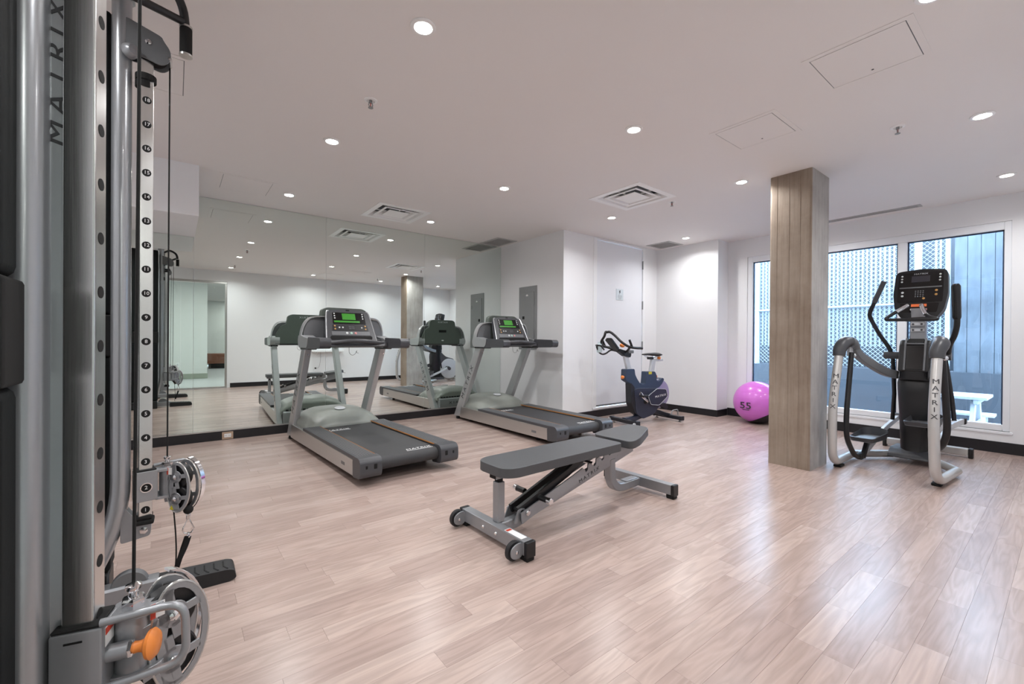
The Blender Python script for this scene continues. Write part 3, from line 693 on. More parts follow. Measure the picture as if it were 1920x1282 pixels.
# ------------------------------------------------------------------ treadmills (local: x across, y towards the mirror, rear of the rails at y = 0)
def treadmill(loc, rz, label):
    T = thing('treadmill', label, 'treadmill', loc, rz, 'treadmills')
    W = .43
    for s in (-1, 1):
        sx = lambda a, c: (min(s*a, s*c), max(s*a, s*c))
        a, c = sx(.375, W)
        side = [(-.03, .185), (-.02, .10), (.03, .058), (1.90, .035), (1.87, .185)]
        sp = obj('side_panel', B().prism(fil2(side, .012, 2), 'x', a, c, .003, 1), 'alu', T)
        obj('deck_code_plate', B().box((s*W-.0008, .22, .10), (s*W+.0008, .30, .125)), 'mgrey', sp, 0)
        a, c = sx(.272, W)
        fr = obj('foot_rail', B().prism(fil2([(-.06, .186), (-.05, .204), (.0, .214), (1.42, .214), (1.42, .186)], .008, 2), 'x', a, c, .004, 1), 'dgrey', T)
        b = B()
        for i in range(7):
            x = .29+i*.019; b.box((s*x-.004 if s > 0 else -x-.004, .0, .213), ((s*x if s > 0 else -x)+.004, 1.40, .2165))
        obj('grip_ribs', b, 'mgrey', fr, 0, kind='stuff')
        a, c = sx(.268, .272)
        obj('accent_stripe', B().box((a, .0, .205), (c, 1.42, .2150)), 'amber', T, 0)
        a, c = sx(.262, W+.006)
        cap = [(-.125, .10), (-.105, .065), (.03, .052), (.035, .19), (.0, .2185), (-.09, .2185), (-.122, .19)]
        ec = obj('end_cap', B().prism(fil2(cap, .02, 3), 'x', a, c, .012, 2), 'dgrey', T)
        for x, rr in ((.315, .013), (.385, .008)):
            obj('cap_hole', B().box((s*x-rr, -.1262, .15-rr*1.5), (s*x+rr, -.1205, .15+rr*1.5), .003, 1), 'matte_black', ec)
        # slanted upright
        a, c = sx(.362, W)
        up = obj('upright', B().prism([(2.075, .032), (1.90, .045), (1.352, 1.03), (1.495, 1.03)], 'x', a, c, .012, 2), 'silver', T)
        d = Vector((0, -.575, .99)).normalized()
        lm = frame_m((s*(W+.0008), 1.725, .50), d if s < 0 else d, Vector((0, 1, 0)).cross(Vector((1, 0, 0)))) if False else None
        xdir = d; zdir = Vector((s, 0, 0)); ydir = zdir.cross(xdir)
        obj('lettering', text_b('MATRIX', .085, frame_m((s*(W+.0006), 1.70, .54), xdir, ydir), sx=1.25, spacing=1.55), 'darkprint', up, 0)
        for z_, y_ in ((.975, 1.41), (.985, 1.44)): pass
        obj('bolt', B().cyl((s*.40, 1.372, .965), (s*.40, 1.360, .960), .008, n=8), 'chrome', up)
        obj('levelling_foot', B().lathe([(.026, 0), (.03, .006), (.03, .026), (.022, .045)], (s*.395, 2.0, 0), n=14), 'matte_black', T)
        obj('rear_foot', B().lathe([(.022, 0), (.022, .02), (.008, .025), (.008, .075)], (s*.33, .30, 0), n=12), 'matte_black', T)
        obj('transport_wheel', B().cyl((s*.36, 1.72, .03), (s*.33, 1.72, .03), .03, n=14), 'matte_black', T)
        # arms: silver front corner, dark padded grip behind
        a, c = sx(.335, .452)
        armp = [(1.53, 1.05), (1.545, 1.10), (1.525, 1.155), (1.44, 1.16), (1.33, 1.138), (1.20, 1.13), (1.22, 1.05), (1.25, 1.03), (1.50, 1.03)]
        obj('arm_cover', B().prism(fil2(armp, .02, 3), 'x', a, c, .012, 2), 'silver', T)
        a, c = sx(.345, .447)
        gp = [(1.29, 1.02), (1.27, 1.10), (1.20, 1.137), (.84, 1.128), (.815, 1.10), (.825, 1.045), (.85, 1.03)]
        obj('hand_grip', B().prism(fil2(gp, .02, 3), 'x', a, c, .018, 3), 'dgrey', T)
        obj('grip_underside', B().prism(fil2([(1.50, 1.012), (1.50, 1.034), (1.2, 1.036), (1.24, 1.012)], .008, 2), 'x', a+.008, c-.008, .003, 1), 'black', T)
        # wing beside the console with speaker mesh and bright rim
        arch = [(s*.438, 1.505, 1.12), (s*.43, 1.495, 1.20), (s*.405, 1.482, 1.28), (s*.36, 1.468, 1.335), (s*.30, 1.452, 1.352), (s*.225, 1.44, 1.355)]
        wg = obj('side_wing', B().prism([(s*.215, 1.12), (s*.425, 1.12), (s*.418, 1.20), (s*.393, 1.275), (s*.352, 1.326), (s*.30, 1.342), (s*.215, 1.345)], 'y', 1.45, 1.475, .003, 1), 'mgrey', T)
        wb_ = B(); ap = cat(arch, 4)
        wb_.rings([[p+Vector((0, dy, 0))+Vector((s*nx*.5, 0, .5))*dn for dy, dn in ((-.035, -.010), (-.035, .010), (.035, .010), (.035, -.010))] for p, nx in ((q, 1) for q in ap)])
        obj('wing_rim', wb_, 'silver', wg)
    # belt loop and rollers
    loop = [(1.52, .196), (-.035, .196)]+[(-.035-.052*sin(a), .144+.052*cos(a)) for a in [pi*i/8 for i in range(1, 8)]]+[(-.035, .092), (1.52, .092)]
    belt = obj('running_belt', B().prism(loop, 'x', -.26, .26), 'belt', T)
    for (x, y) in ((.12, .02), (-.16, 1.20)):
        obj('belt_lettering', text_b('MATRIX', .052, frame_m((x, y, .1968), (1, 0, 0), (0, 1, 0)), sx=1.15, spacing=1.1, shear=.2), 'white', belt, 0)
        obj('belt_underline', B().box((x-.12, y-.042, .196), (x+.12, y-.034, .1976)), 'white', belt, 0)
    obj('frame_pan', B().box((-.375, .12, .05), (.375, 1.86, .10)), 'matte_black', T)
    # motor hood: lofted cross-sections along y
    hs = []
    for y, zt, wd in ((1.37, .205, .385), (1.40, .245, .388), (1.46, .305, .392), (1.54, .345, .394), (1.64, .362, .394), (1.80, .366, .392), (1.95, .355, .388), (2.03, .33, .38), (2.055, .29, .372)):
        ring = [(-wd, y, .17)]
        for i in range(15):
            u = -1+2*i/14; edge = abs(u)**5
            crease = .012*(1 if abs(u) < .62 else 0)*(1-(abs(u)/.62)**8)
            ring.append((u*wd, y, max(.19, zt-.02-.11*edge*(zt-.18)/.19+crease-.008*u*u)))
        ring.append((wd, y, .17)); hs.append(ring)
    hood = obj('motor_hood', B().rings(hs), 'green_grey', T, 50)
    em = obj('hood_emblem', B().lathe([(.055, 0), (.058, .004), (.05, .011), (.001, .012)], (0, 1.60, .352), (0, -.12, 1), n=24, sc=(1, 1)), 'lightgrey', hood)
    fp = obj('front_panel', B().prism(fil2([(2.06, .035), (2.095, .05), (2.085, .20), (2.05, .21), (2.0, .19), (2.0, .035)], .012, 2), 'x', -.362, .362, .004, 1), 'silver', T)
    obj('lettering', text_b('MATRIX', .055, frame_m((-.0, 2.0925, .13), (-1, 0, 0), (0, -.06, 1)), sx=1.5, spacing=1.5), 'darkprint', fp, 0)
    for i in range(14): obj('vent_slot', B().box((-.33+i*.049, 2.045, .212), (-.30+i*.049, 2.07, .226)), 'matte_black', hood, 0)
    # console
    obj('console_beam', B().box((-.36, 1.30, 1.03), (.36, 1.47, 1.125), .018, 2), 'dgrey', T)
    back = [(-.40, 1.05), (.40, 1.05), (.385, 1.17), (.33, 1.285), (.255, 1.325), (.24, 1.43), (.19, 1.455), (-.19, 1.455), (-.24, 1.43), (-.255, 1.325), (-.33, 1.285), (-.385, 1.17)]
    cs = obj('console_shell', B().prism(fil2(back, .02, 3), 'y', 1.455, 1.53, .02, 3), 'console_shell', T)
    obj('shell_badge', text_b('MATRIX', .036, frame_m((0, 1.5315, 1.415), (-1, 0, 0), (0, 0, 1)), sx=1.3, spacing=1.2), 'lightgrey', cs, 0)
    obj('shell_vent', B().box((-.07, 1.528, 1.245), (.07, 1.532, 1.285), .001, 1), 'matte_black', cs)
    obj('rating_label', B().box((-.02, 1.528, 1.10), (.02, 1.5315, 1.118)), 'white', cs, 0)
    # tilted control panel: own axes
    tilt = Matrix.Translation((0, 1.215, 1.085)) @ Matrix.Rotation(radians(64), 4, 'X')   # local x across, y up the panel, z out towards the user
    face = [(-.262, 0), (.262, 0), (.252, .12), (.222, .345), (.19, .378), (0, .392), (-.19, .378), (-.222, .345), (-.252, .12)]
    b = B(); b.prism(fil2(face, .02, 3), 'z', -.075, 0, .01, 2, tilt); pn = obj('console_panel', b, 'dgrey', T)
    for s in (-1, 1):
        b = B(); b.tube([tilt @ Vector(q) for q in cat([(s*.262, .01, -.004), (s*.252, .12, -.004), (s*.224, .345, -.004), (s*.195, .372, -.006)], 4)], .007, 8); obj('console_edge', b, 'silver', T)
    b = B(); b.prism(fil2([(-.175, .215), (.175, .215), (.165, .35), (-.165, .35)], .01, 2), 'z', 0, .004, 0, 1, tilt); dp = obj('display_panel', b, 'blackgloss', pn)
    b = B(); b.box((-.07, .265, .004), (.07, .338, .006), 0, 1, tilt); obj('lcd_screen', b, 'screen', pn)
    b = B(); b.box((-.16, .232, .004), (.11, .252, .0055), 0, 1, tilt); obj('lcd_strip', b, 'screen', pn)
    b = B(); b.prism(fil2([(-.19, .135), (.19, .135), (.182, .205), (-.182, .205)], .008, 2), 'z', 0, .003, 0, 1, tilt); obj('keypad', b, 'black', pn)
    def btn(x, y, r, m): 
        b = B(); b.lathe([(r, 0), (r, .004), (r*.6, .006), (.0005, .006)], tilt @ Vector((x, y, .002)), tilt.to_3x3() @ Vector((0, 0, 1)), n=10); obj('button', b, m, pn)
    for i in range(3):
        btn(-.148, .335-i*.027, .008, 'btnwhite'); btn(.148, .335-i*.027, .008, 'btnwhite')
    for x, y, m in ((-.16, .19, 'btnamber'), (-.16, .155, 'btnamber'), (.16, .19, 'btnamber'), (.16, .155, 'btnamber'), (-.115, .172, 'btnwhite'), (-.08, .172, 'btnwhite'), (.12, .172, 'btnwhite')): btn(x, y, .009, m)
    for i in range(4):
        for j in range(3): btn(-.012+i*.016, .158+j*.014, .005, 'mgrey')
    for x, m in ((-.045, 'btnwhite'), (0, 'btngreen'), (.045, 'btnred')): btn(x, .107, .0135, m)
    b = B(); b.box((-.20, .085, 0), (.20, .128, .0025), 0, 1, tilt); obj('key_strip', b, 'mgrey', pn, 0)
    b = B(); b.prism(fil2([(-.215, .032), (.215, .032), (.22, .075), (-.22, .075)], .02, 3), 'z', 0, .004, 0, 1, tilt); obj('reading_ledge', b, 'matte_black', pn)
    b = B(); b.box((-.075, .004, .0), (.075, .018, .012), .003, 1, tilt); obj('pulse_label', b, 'ledorange', pn)
    b = B(); b.box((-.02, .372, -.02), (.02, .39, .002), .003, 1, tilt); obj('fan_outlet', b, 'matte_black', pn)
    obj('heart_rate_bar', B().tube(cat([(-.37, 1.17, 1.075), (-.25, 1.14, 1.082), (-.12, 1.105, 1.097), (0, 1.095, 1.103), (.12, 1.105, 1.097), (.25, 1.14, 1.082), (.37, 1.17, 1.075)], 4), .021, 10), 'dgrey', T)
    obj('bar_apron', B().prism([(1.12, 1.045), (1.14, 1.085), (1.32, 1.09), (1.32, 1.035)], 'x', -.34, .34, .006, 1), 'dgrey', T)
    obj('safety_cord', B().tube(cat([(-.06, 1.16, 1.04), (-.06, 1.15, .98), (-.03, 1.15, .955), (.0, 1.15, .97), (.02, 1.155, 1.0), (.01, 1.155, .985), (.035, 1.15, .975)], 5), .0018, 5), 'matte_black', T)
    return T
treadmill((1.528, 3.405, 0), radians(2.6), 'silver and grey treadmill in front of the mirrors, nearer the cable machine')
treadmill((3.571, 3.393, 0), radians(-1.1), 'silver and grey treadmill beside the wall with the grey electrical panel')

# ------------------------------------------------------------------ adjustable bench (local: x along the bench, y across)
BN = thing('adjustable_bench', 'adjustable weight bench with charcoal pads and grey steel frame', 'weight bench', (1.42, 1.985, 0), radians(2))
def beam(x, name):
    o = obj(name, B().box((x-.03, -.285, .028), (x+.03, .285, .10), .005, 2), 'greypaint', BN)
    for s in (-1, 1):
        obj('end_cap', B().box((x-.031, min(s*.285, s*.31), .02), (x+.031, max(s*.285, s*.31), .101), .004, 1), 'black', o)
        obj('rubber_foot', B().box((x-.026, s*.275-.03, 0), (x+.026, s*.275+.03, .028), .004, 1), 'matte_black', o)
    return o
fb = beam(0, 'front_beam'); rb = beam(1.385, 'rear_beam')
for s in (-1, 1):
    obj('transport_wheel', B().lathe([(.045, -.012), (.05, -.008), (.05, .008), (.045, .012), (.02, .012)], (-.068, s*.262+.014, .055), (0, 1, 0), n=24), 'rubber', BN)
    wb = obj('wheel_bracket', B().prism(fil2([(-.028, .022), (-.028, .095), (-.07, .095), (-.104, .075), (-.104, .035), (-.075, .018)], .025, 4), 'y', s*.262-.012, s*.262-.004, .001, 1), 'greypaint', BN)
    obj('wheel_bracket', B().prism(fil2([(-.028, .022), (-.028, .095), (-.07, .095), (-.104, .075), (-.104, .035), (-.075, .018)], .025, 4), 'y', s*.262+.030, s*.262+.036, .001, 1), 'greypaint', BN)
    obj('axle_bolt', B().lathe([(.009, 0), (.009, .004), (.005, .006), (.0005, .006)], (-.068, s*.262-.012, .055), (0, -1, 0), n=10), 'chrome', wb)
for y in (-.055, .06): obj('bolt', B().lathe([(.010, 0), (.010, .005), (.006, .010), (.0005, .010)], (-.03, y, .065), (-1, 0, 0), n=10), 'chrome', fb)
lab = obj('warning_label', B().box((-.022, -.255, .1005), (.018, -.115, .1015)), 'white', fb, 0)
obj('label_print', B().box((-.018, -.14, .1013), (.014, -.12, .1020)), 'redprint', fb, 0)
obj('front_post', B().box((.005, -.025, .10), (.055, .025, .325), .004, 1), 'greypaint', BN)
obj('post_bumper', B().box((.012, -.017, .325), (.048, .017, .348), .003, 1), 'matte_black', BN)
obj('pad_bracket', B().box((-.012, -.03, .346), (.115, .03, .376), .003, 1), 'greypaint', BN)
obj('bracket_plug', B().box((-.0155, -.026, .349), (-.012, .026, .373)), 'matte_black', BN)
obj('main_rail', B().bar(fil([(.03, 0, .064), (.17, 0, .068), (.26, 0, .10), (1.27, 0, .330)], .06, 4), .05, .062, (0, 1, 0)), 'greypaint', BN)
obj('rear_leg', B().bar(fil([(1.03, 0, .285), (1.045, 0, .06), (1.36, 0, .064)], .14, 8), .06, .06, (0, 1, 0)), 'greypaint', BN)
obj('weld_plate', B().box((1.19, -.028, .092), (1.33, .028, .099), .002, 1), 'greypaint', BN)
for s in (-1, 1):
    # ladder plate with hook notches
    d = Vector((.80, .225)).normalized(); n_ = Vector((-d.y, d.x)); o_ = Vector((.15, .105))
    def L2(u, v): p = o_+d*u+n_*v; return (p.x, p.y)
    edge = [L2(-.01, -.03), L2(.93, -.03), L2(.93, .045)]
    for k in range(4):
        u = .86-k*.085; edge += [L2(u, .045), L2(u-.012, .012), L2(u-.035, .006), L2(u-.04, .03), L2(u-.055, .045)]
    edge += [L2(.46, .04), L2(.0, .03)]
    lp = obj('ladder_plate', B().prism(edge, 'y', s*.062-.004, s*.062+.004), 'greypaint', BN, 20)
    obj('pivot_bolt', B().lathe([(.017, 0), (.017, .008), (.012, .012), (.0005, .012)], (.19, s*.066, .128), (0, s, 0), n=14), 'chrome', lp)
    if s < 0: obj('lettering', text_b('MATRIX', .032, frame_m((.73, -.0668, .243), (d.x, 0, d.y), (n_.x, 0, n_.y)), sx=1.4, spacing=1.4), 'darkprint', lp, 0)
    obj('side_peg', B().cyl((.285, s*.066, .195), (.285, s*.135, .195), .017, n=14), 'black', BN)
    obj('peg_tip', B().lathe([(.019, 0), (.019, .026), (.015, .030), (.0005, .030)], (.285, s*.135, .195), (0, s, 0), n=14), 'chrome', BN)
    obj('support_strut', B().bar([(.145, s*.032, .135), (.56, s*.032, .285), (.74, s*.032, .372)], .022, .05, (0, 1, 0)), 'black', BN)
    obj('pivot_lug', B().prism(fil2([(.10, .075), (.20, .085), (.19, .15), (.14, .155)], .02, 3), 'y', s*.045-.004, s*.045+.004), 'greypaint', BN)
obj('pivot_shaft', B().cyl((.165, -.05, .132), (.165, .05, .132), .013, n=12), 'black', BN)
obj('lock_bar', B().cyl((.745, -.085, .318), (.745, .085, .318), .011, n=12), 'chrome', BN)
obj('back_frame', B().bar([(.06, 0, .368), (.99, 0, .368)], .05, .03, (0, 1, 0)), 'black', BN)
def pad(poly, z0, z1, name, mtx=None):
    b = B(); b.prism(fil2(poly, .045, 5), 'z', z0, z1, .016, 4, mtx); return obj(name, b, 'pad', BN, 50)
pad([(-.035, -.105), (-.035, .105), (.03, .15), (.985, .15), (.985, -.15), (.03, -.15)], .376, .430, 'back_pad')
sm = Matrix.Translation((1.05, 0, .405)) @ Matrix.Rotation(radians(-8), 4, 'Y')
pad([(0, -.17), (0, .17), (.10, .17), (.345, .085), (.345, -.085), (.10, -.17)], -.03, .025, 'seat_pad', sm)
obj('seat_bracket', B().prism([(1.08, .30), (1.30, .34), (1.32, .405), (1.08, .375)], 'y', -.03, .03, .003, 1), 'greypaint', BN)
obj('seat_pull_ring', B().tube(fil([(1.36, -.03, .425), (1.44, -.03, .405), (1.44, .03, .405), (1.36, .03, .425)], .015, 3), .005, 8), 'chrome', BN)

# ------------------------------------------------------------------ exercise ball
eb = thing('exercise_ball', 'pink inflatable exercise ball on the floor by the window pier', 'ball', (6.393, 2.705, 0), world=True)
b = B(); b.ell((6.393, 2.705, .287), (.29, .29, .287), 40, 28); ball = obj('ball_skin', b, 'ball', eb, 80)
for i in range(7):
    zz = .06+i*.075; r = .29*sqrt(max(0, 1-((zz-.287)/.287)**2))
    b = B(); b.torus((6.393, 2.705, zz), r-.0006, .0016, n=40, k=5); obj('grip_ridge', b, 'ball', ball)
bc = Vector((6.393, 2.705, .287)); ax_ = Vector((.22, -.52, -1)).normalized(); xx = ax_.orthogonal().normalized(); yy_ = ax_.cross(xx)
b = B(); b.rings([[bc+ax_*((.2925)*cos(t))+xx*((.2925)*sin(t)*cos(2*pi*j/32))+yy_*((.2925)*sin(t)*sin(2*pi*j/32)) for j in range(32)] for t in (.02, .2, .4, .6, .8, .88)], cap=True)
for v in b.bm.verts: v.co.z = max(v.co.z, .0005)
obj('base_cap', b, 'black_rubber', ball, 80)
nd = (Vector((0, 0, CAM_H-.6))-Vector((6.393, 2.705, .287))); nd = Vector((-.985, .06, -.10)).normalized()
tx = Vector((0, 0, 1)).cross(nd).normalized()
obj('size_print', text_b('55', .125, frame_m(Vector((6.393, 2.705, .287))+nd*.2905, tx, nd.cross(tx)), ext=.003, sx=1.3), 'darkprint', ball, 0)
obj('print_line', B().bar([Vector((6.393, 2.705, .287))+nd*.291+tx*a-nd.cross(tx)*.055-nd*(a*a*1.7) for a in (-.045, -.02, 0, .02, .045)], .004, .008, nd), 'darkprint', ball, 0)

# ------------------------------------------------------------------ elliptical trainer (authored in world space)
EL = thing('elliptical_trainer', 'black and pale grey elliptical trainer by the window beside the concrete column', 'elliptical', (5.45, .95, 0), world=True)
def ep_(name, b, m, parent=EL, smooth=45): return obj(name, b, m, parent, smooth)
SD = {1: dict(y=1.305, yt=1.300, yb=1.31), -1: dict(y=.660, yt=.662, yb=.60)}
for s in (1, -1):
    q = SD[s]; yi = 1.08 if s > 0 else .80
    path = fil([(5.50, yi, .05), (5.19, q['yb'], .05)], .1)+fil([(5.19, q['yb'], .05), (4.60, q['y']-(.012 if s < 0 else -.004), .052), (4.585, q['y'], .57), (4.735, q['yt'], 1.03)], .17, 9)[1:]
    tb = ep_('rear_tube', B().tube(path, .034, 16), 'elltube')
    # stacked lettering down the tube
    d = Vector((.06, 0, 1)).normalized()
    for i, ch in enumerate('MATRIX'):
        z = .815-i*.052
        pz_ = [(a, c) for a, c in zip(path[:-1], path[1:]) if a.z <= z <= c.z][-1]
        f_ = (z-pz_[0].z)/(pz_[1].z-pz_[0].z); ctr = pz_[0].lerp(pz_[1], f_); tg = (pz_[1]-pz_[0]).normalized()
        nrm = Vector((-.975, -.2, 0)); nrm = (nrm-tg*nrm.dot(tg)).normalized(); o_ = ctr+nrm*.0335
        obj('letter', text_b(ch, .052, frame_m(o_, Vector((0, 0, 1)).cross(nrm), tg), sx=1.15, ext=.002), 'darkprint', tb, 0)
    ep_('rubber_foot', B().box((4.72, q['y']-.03, 0), (4.82, q['y']+.03, .022), .005, 1), 'matte_black')
    # pod over the pivot and the arm to the column
    sgn = 1 if s > 0 else -1
    yp = 1.265 if s > 0 else .668
    ep_('pivot_pod', B().tube(cat([(4.728, q['yt'], 1.0), (4.745, q['yt'], 1.06), (4.79, yp+.02*sgn, 1.115), (4.86, yp, 1.13)], 5), [.046, .047, .048, .049, .05, .05, .051, .052, .052, .053, .053, .053, .053, .053, .053, .052], 16), 'dgrey')
    ep_('pod_shell', B().tube(cat([(4.86, yp, 1.13), (4.92, yp-.012*sgn, 1.115), (4.965, yp-.025*sgn, 1.07)], 5), [.051, .052, .052, .051, .05, .049, .047, .045, .042, .04, .037], 16), 'mgrey')
    ep_('pod_plate', B().box((4.85, yp-.018, 1.0), (4.93, yp+.012, 1.085), .008, 2), 'lightgrey')
    for dx in (.0, .045): ep_('pivot_bolt', B().lathe([(.017, 0), (.019, .006), (.014, .012), (.0005, .014)], (4.858+dx, yp-.03, 1.0+.02*dx), (-.6, -.8, 0), n=10), 'chrome')
    ya = [1.245, 1.155, 1.06] if s > 0 else [.69, .74, .81]
    ep_('suspension_arm', B().bar(cat([(4.95, ya[0], 1.075), (5.03, ya[0]-.02*sgn, 1.0), (5.2, ya[1], .905), (5.36, (ya[1]+ya[2])/2, .845), (5.5, ya[2], .815)], 5), .055, .075, (.25*sgn, 1, 0)), 'mgrey')
# swing links with the foot trays
def link(pts, r=.021): return ep_('swing_link', B().tube(fil(pts, .1, 6), r, 12), 'black')
link([(4.83, 1.235, 1.03), (4.70, 1.235, .49), (4.69, 1.232, .28), (4.90, 1.222, .085), (5.02, 1.215, .075)])
link([(4.87, .655, 1.03), (4.93, .635, .62), (4.97, .63, .40), (5.02, .665, .27), (5.20, .735, .20)], .024)
ep_('link_knuckle', B().box((4.98, 1.185, .045), (5.10, 1.235, .10), .012, 2), 'black')
ep_('pedal_post', B().bar([(5.06, 1.20, .06), (5.17, 1.19, .215)], .035, .045, (0, 1, 0)), 'black')
ep_('pedal_post', B().bar([(5.22, .745, .20), (5.30, .80, .375)], .035, .045, (0, 1, 0)), 'black')
def tray(cx, cy, z, yaw):
    mt = Matrix.Translation((cx, cy, z)) @ Matrix.Rotation(yaw, 4, 'Z')
    out = fil2([(-.19, -.085), (-.19, .085), (.16, .10), (.20, .05), (.20, -.05), (.16, -.10)], .045, 5)
    b = B(); b.prism(out, 'z', -.012, .004, 0, 2, mt); tr = ep_('foot_tray', b, 'mgrey')
    n = len(out); rr = []
    for x, y in out:
        h = .026+.05*max(0, (x-.02)/.18)**1.2
        rr.append([mt @ Vector(v) for v in ((x*1.0, y*1.0, -.008), (x*1.06, y*1.10, h), (x*1.0, y*1.04, h+.004), (x*.95, y*.93, .0))])
    b = B(); b.rings([[r[i] for r in rr] for i in range(4)], closed=True); ep_('tray_rim', b, 'dgrey', tr)
    b = B(); b.prism(fil2([(-.15, -.055), (-.15, .055), (.13, .06), (.13, -.06)], .03, 3), 'z', .004, .007, 0, 1, mt); ep_('tread_pad', b, 'mgrey', tr)
tray(5.16, 1.185, .225, radians(-4)); tray(5.33, .835, .40, radians(-4))
# central column
rings = []
for z, x0, x1, hw in ((.07, 5.40, 5.74, .095), (.12, 5.425, 5.72, .088), (.25, 5.43, 5.70, .092), (.45, 5.425, 5.70, .098), (.66, 5.42, 5.70, .108), (.74, 5.43, 5.70, .112), (.80, 5.46, 5.70, .105)):
    cx, hx = (x0+x1)/2, (x1-x0)/2; cy = .918; hw *= 1.18
    rings.append([(cx+hx*(abs(cos(a))**.6)*(1 if cos(a) > 0 else -1), cy+hw*(abs(sin(a))**.6)*(1 if sin(a) > 0 else -1), z) for a in [2*pi*i/28 for i in range(28)]])
lower = ep_('lower_shroud', B().rings(rings), 'black', smooth=60)
ep_('base_cover', B().prism(fil2([(5.34, .05), (5.36, .085), (5.45, .125), (5.74, .12), (5.78, .05)], .02, 3), 'y', .795, 1.085, .012, 2), 'dgrey')
ep_('shroud_collar', B().prism(fil2([(5.415, .808), (5.73, .808), (5.73, 1.028), (5.415, 1.028)], .07, 6), 'z', .775, .86, .012, 2), 'black')
hd = [(5.41, .85), (5.72, .85), (5.70, 1.13), (5.52, 1.155), (5.47, 1.10)]
ep_('upper_housing', B().prism(hd, 'y', .805, 1.032, .02, 3), 'black')
ep_('housing_trim', B().prism([(5.402, .87), (5.412, .865), (5.475, 1.11), (5.523, 1.163), (5.515, 1.17), (5.46, 1.115)], 'y', .838, .852, .002, 1), 'mgrey')
ep_('housing_trim', B().prism([(5.402, .87), (5.412, .865), (5.475, 1.11), (5.523, 1.163), (5.515, 1.17), (5.46, 1.115)], 'y', .976, .990, .002, 1), 'mgrey')
ep_('housing_trim', B().bar([(5.470, .845, 1.115), (5.470, .985, 1.115)], .012, .014, (1, 0, 0)), 'mgrey')
ep_('bottle_recess', B().prism([(5.408, .88), (5.414, .878), (5.468, 1.09), (5.462, 1.095)], 'y', .855, .973), 'blackgloss')
ep_('vent_recess', B().prism([(5.475, 1.125), (5.482, 1.12), (5.515, 1.155), (5.508, 1.162)], 'y', .858, .970), 'matte_black')
ep_('mast', B().bar([(5.60, .915, 1.12), (5.62, .915, 1.45)], .115, .07, (0, 1, 0)), 'greypaint')
for z in (1.245, 1.30):
    ep_('mast_clamp', B().box((5.548, .868, z-.016), (5.57, .962, z+.016), .004, 1), 'lightgrey')
    for dy in (-.03, .03): ep_('clamp_bolt', B().lathe([(.009, 0), (.009, .004), (.0005, .005)], (5.548, .915+dy, z), (-1, 0, 0), n=10), 'dgrey')
# console with own axes: u to the user's right, v up the face, w out to the user
cx_ = Vector((5.575, .917, 1.345)); cv = Vector((.22, -.012, 1)).normalized(); cu2 = Vector((.0, -1, .02)); cu2 = (cu2-cv*cu2.dot(cv)).normalized(); cw = cu2.cross(cv)
CM = Matrix(((cu2.x, cv.x, cw.x, cx_.x), (cu2.y, cv.y, cw.y, cx_.y), (cu2.z, cv.z, cw.z, cx_.z), (0, 0, 0, 1)))
outl = [(-.115, 0), (.115, 0), (.175, .10), (.195, .25), (.185, .455), (.165, .485), (0, .502), (-.165, .485), (-.185, .455), (-.195, .25), (-.175, .10)]
b = B(); b.prism(fil2(outl, .03, 4), 'z', -.085, 0, .018, 3, CM); con = ep_('console_housing', b, 'black')
b = B(); b.prism(fil2([(-.16, .17), (.16, .17), (.162, .30), (.155, .465), (-.155, .465), (-.162, .30)], .012, 3), 'z', -.002, .004, 0, 1, CM); fc = ep_('console_face', b, 'blackgloss', con)
b = B(); b.box((-.065, .37, .003), (.065, .43, .006), 0, 1, CM); ep_('display_window', b, 'screenoff', con)
b = B(); b.box((-.15, .31, .003), (.15, .322, .005), 0, 1, CM); ep_('profile_strip', b, 'mgrey', con)
b = B(); b.prism(fil2([(-.125, .07), (.125, .07), (.14, .16), (-.14, .16)], .012, 3), 'z', -.002, .003, 0, 1, CM); ep_('tray_panel', b, 'blackgloss', con)
b = B(); b.box((-.055, .125, .003), (.055, .15, .006), 0, 1, CM); ep_('heart_rate_scale', b, 'ledred', con)
def ebtn(u, v, r, m):
    b = B(); b.lathe([(r, 0), (r, .003), (r*.6, .005), (.0005, .005)], CM @ Vector((u, v, .003)), cw, n=10); ep_('button', b, m, con)
for i in range(3): ebtn(-.135, .435-i*.028, .008, 'btnwhite'); ebtn(.135, .435-i*.028, .008, 'btnwhite')
for u, v, m in ((-.125, .27, 'btnwhite'), (-.125, .235, 'btnwhite'), (.115, .28, 'btnamber'), (.115, .24, 'btnamber'), (.03, .205, 'btnamber')): ebtn(u, v, .0105, m)
for i in range(4):
    for j in range(4): ebtn(-.03+i*.018, .225+j*.018, .006, 'mgrey')
for u, m in ((-.05, 'btnwhite'), (0, 'btngreen'), (.05, 'btnred')): ebtn(u, .098, .011, m)
obj('lettering', text_b('MATRIX', .02, CM @ Matrix.Translation((0, .45, .0045)), sx=1.4, ext=.0005), 'lightgrey', con, 0)
# fixed handlebar loop with pulse grips
hp = fil([(5.50, .983, 1.475), (5.45, 1.02, 1.44), (5.39, 1.135, 1.34), (5.39, .735, 1.335), (5.45, .84, 1.44-.07), (5.50, .883, 1.475)], .05, 5)
ep_('fixed_handlebar', B().tube(hp, .0155, 10), 'black')
ep_('pulse_grip', B().tube([(5.505, .98, 1.478), (5.462, 1.008, 1.448), (5.435, 1.046, 1.416)], .0175, 10), 'chrome')
ep_('pulse_grip', B().tube([(5.505, .882, 1.478), (5.472, .865, 1.425), (5.455, .845, 1.385)], .0175, 10), 'chrome')
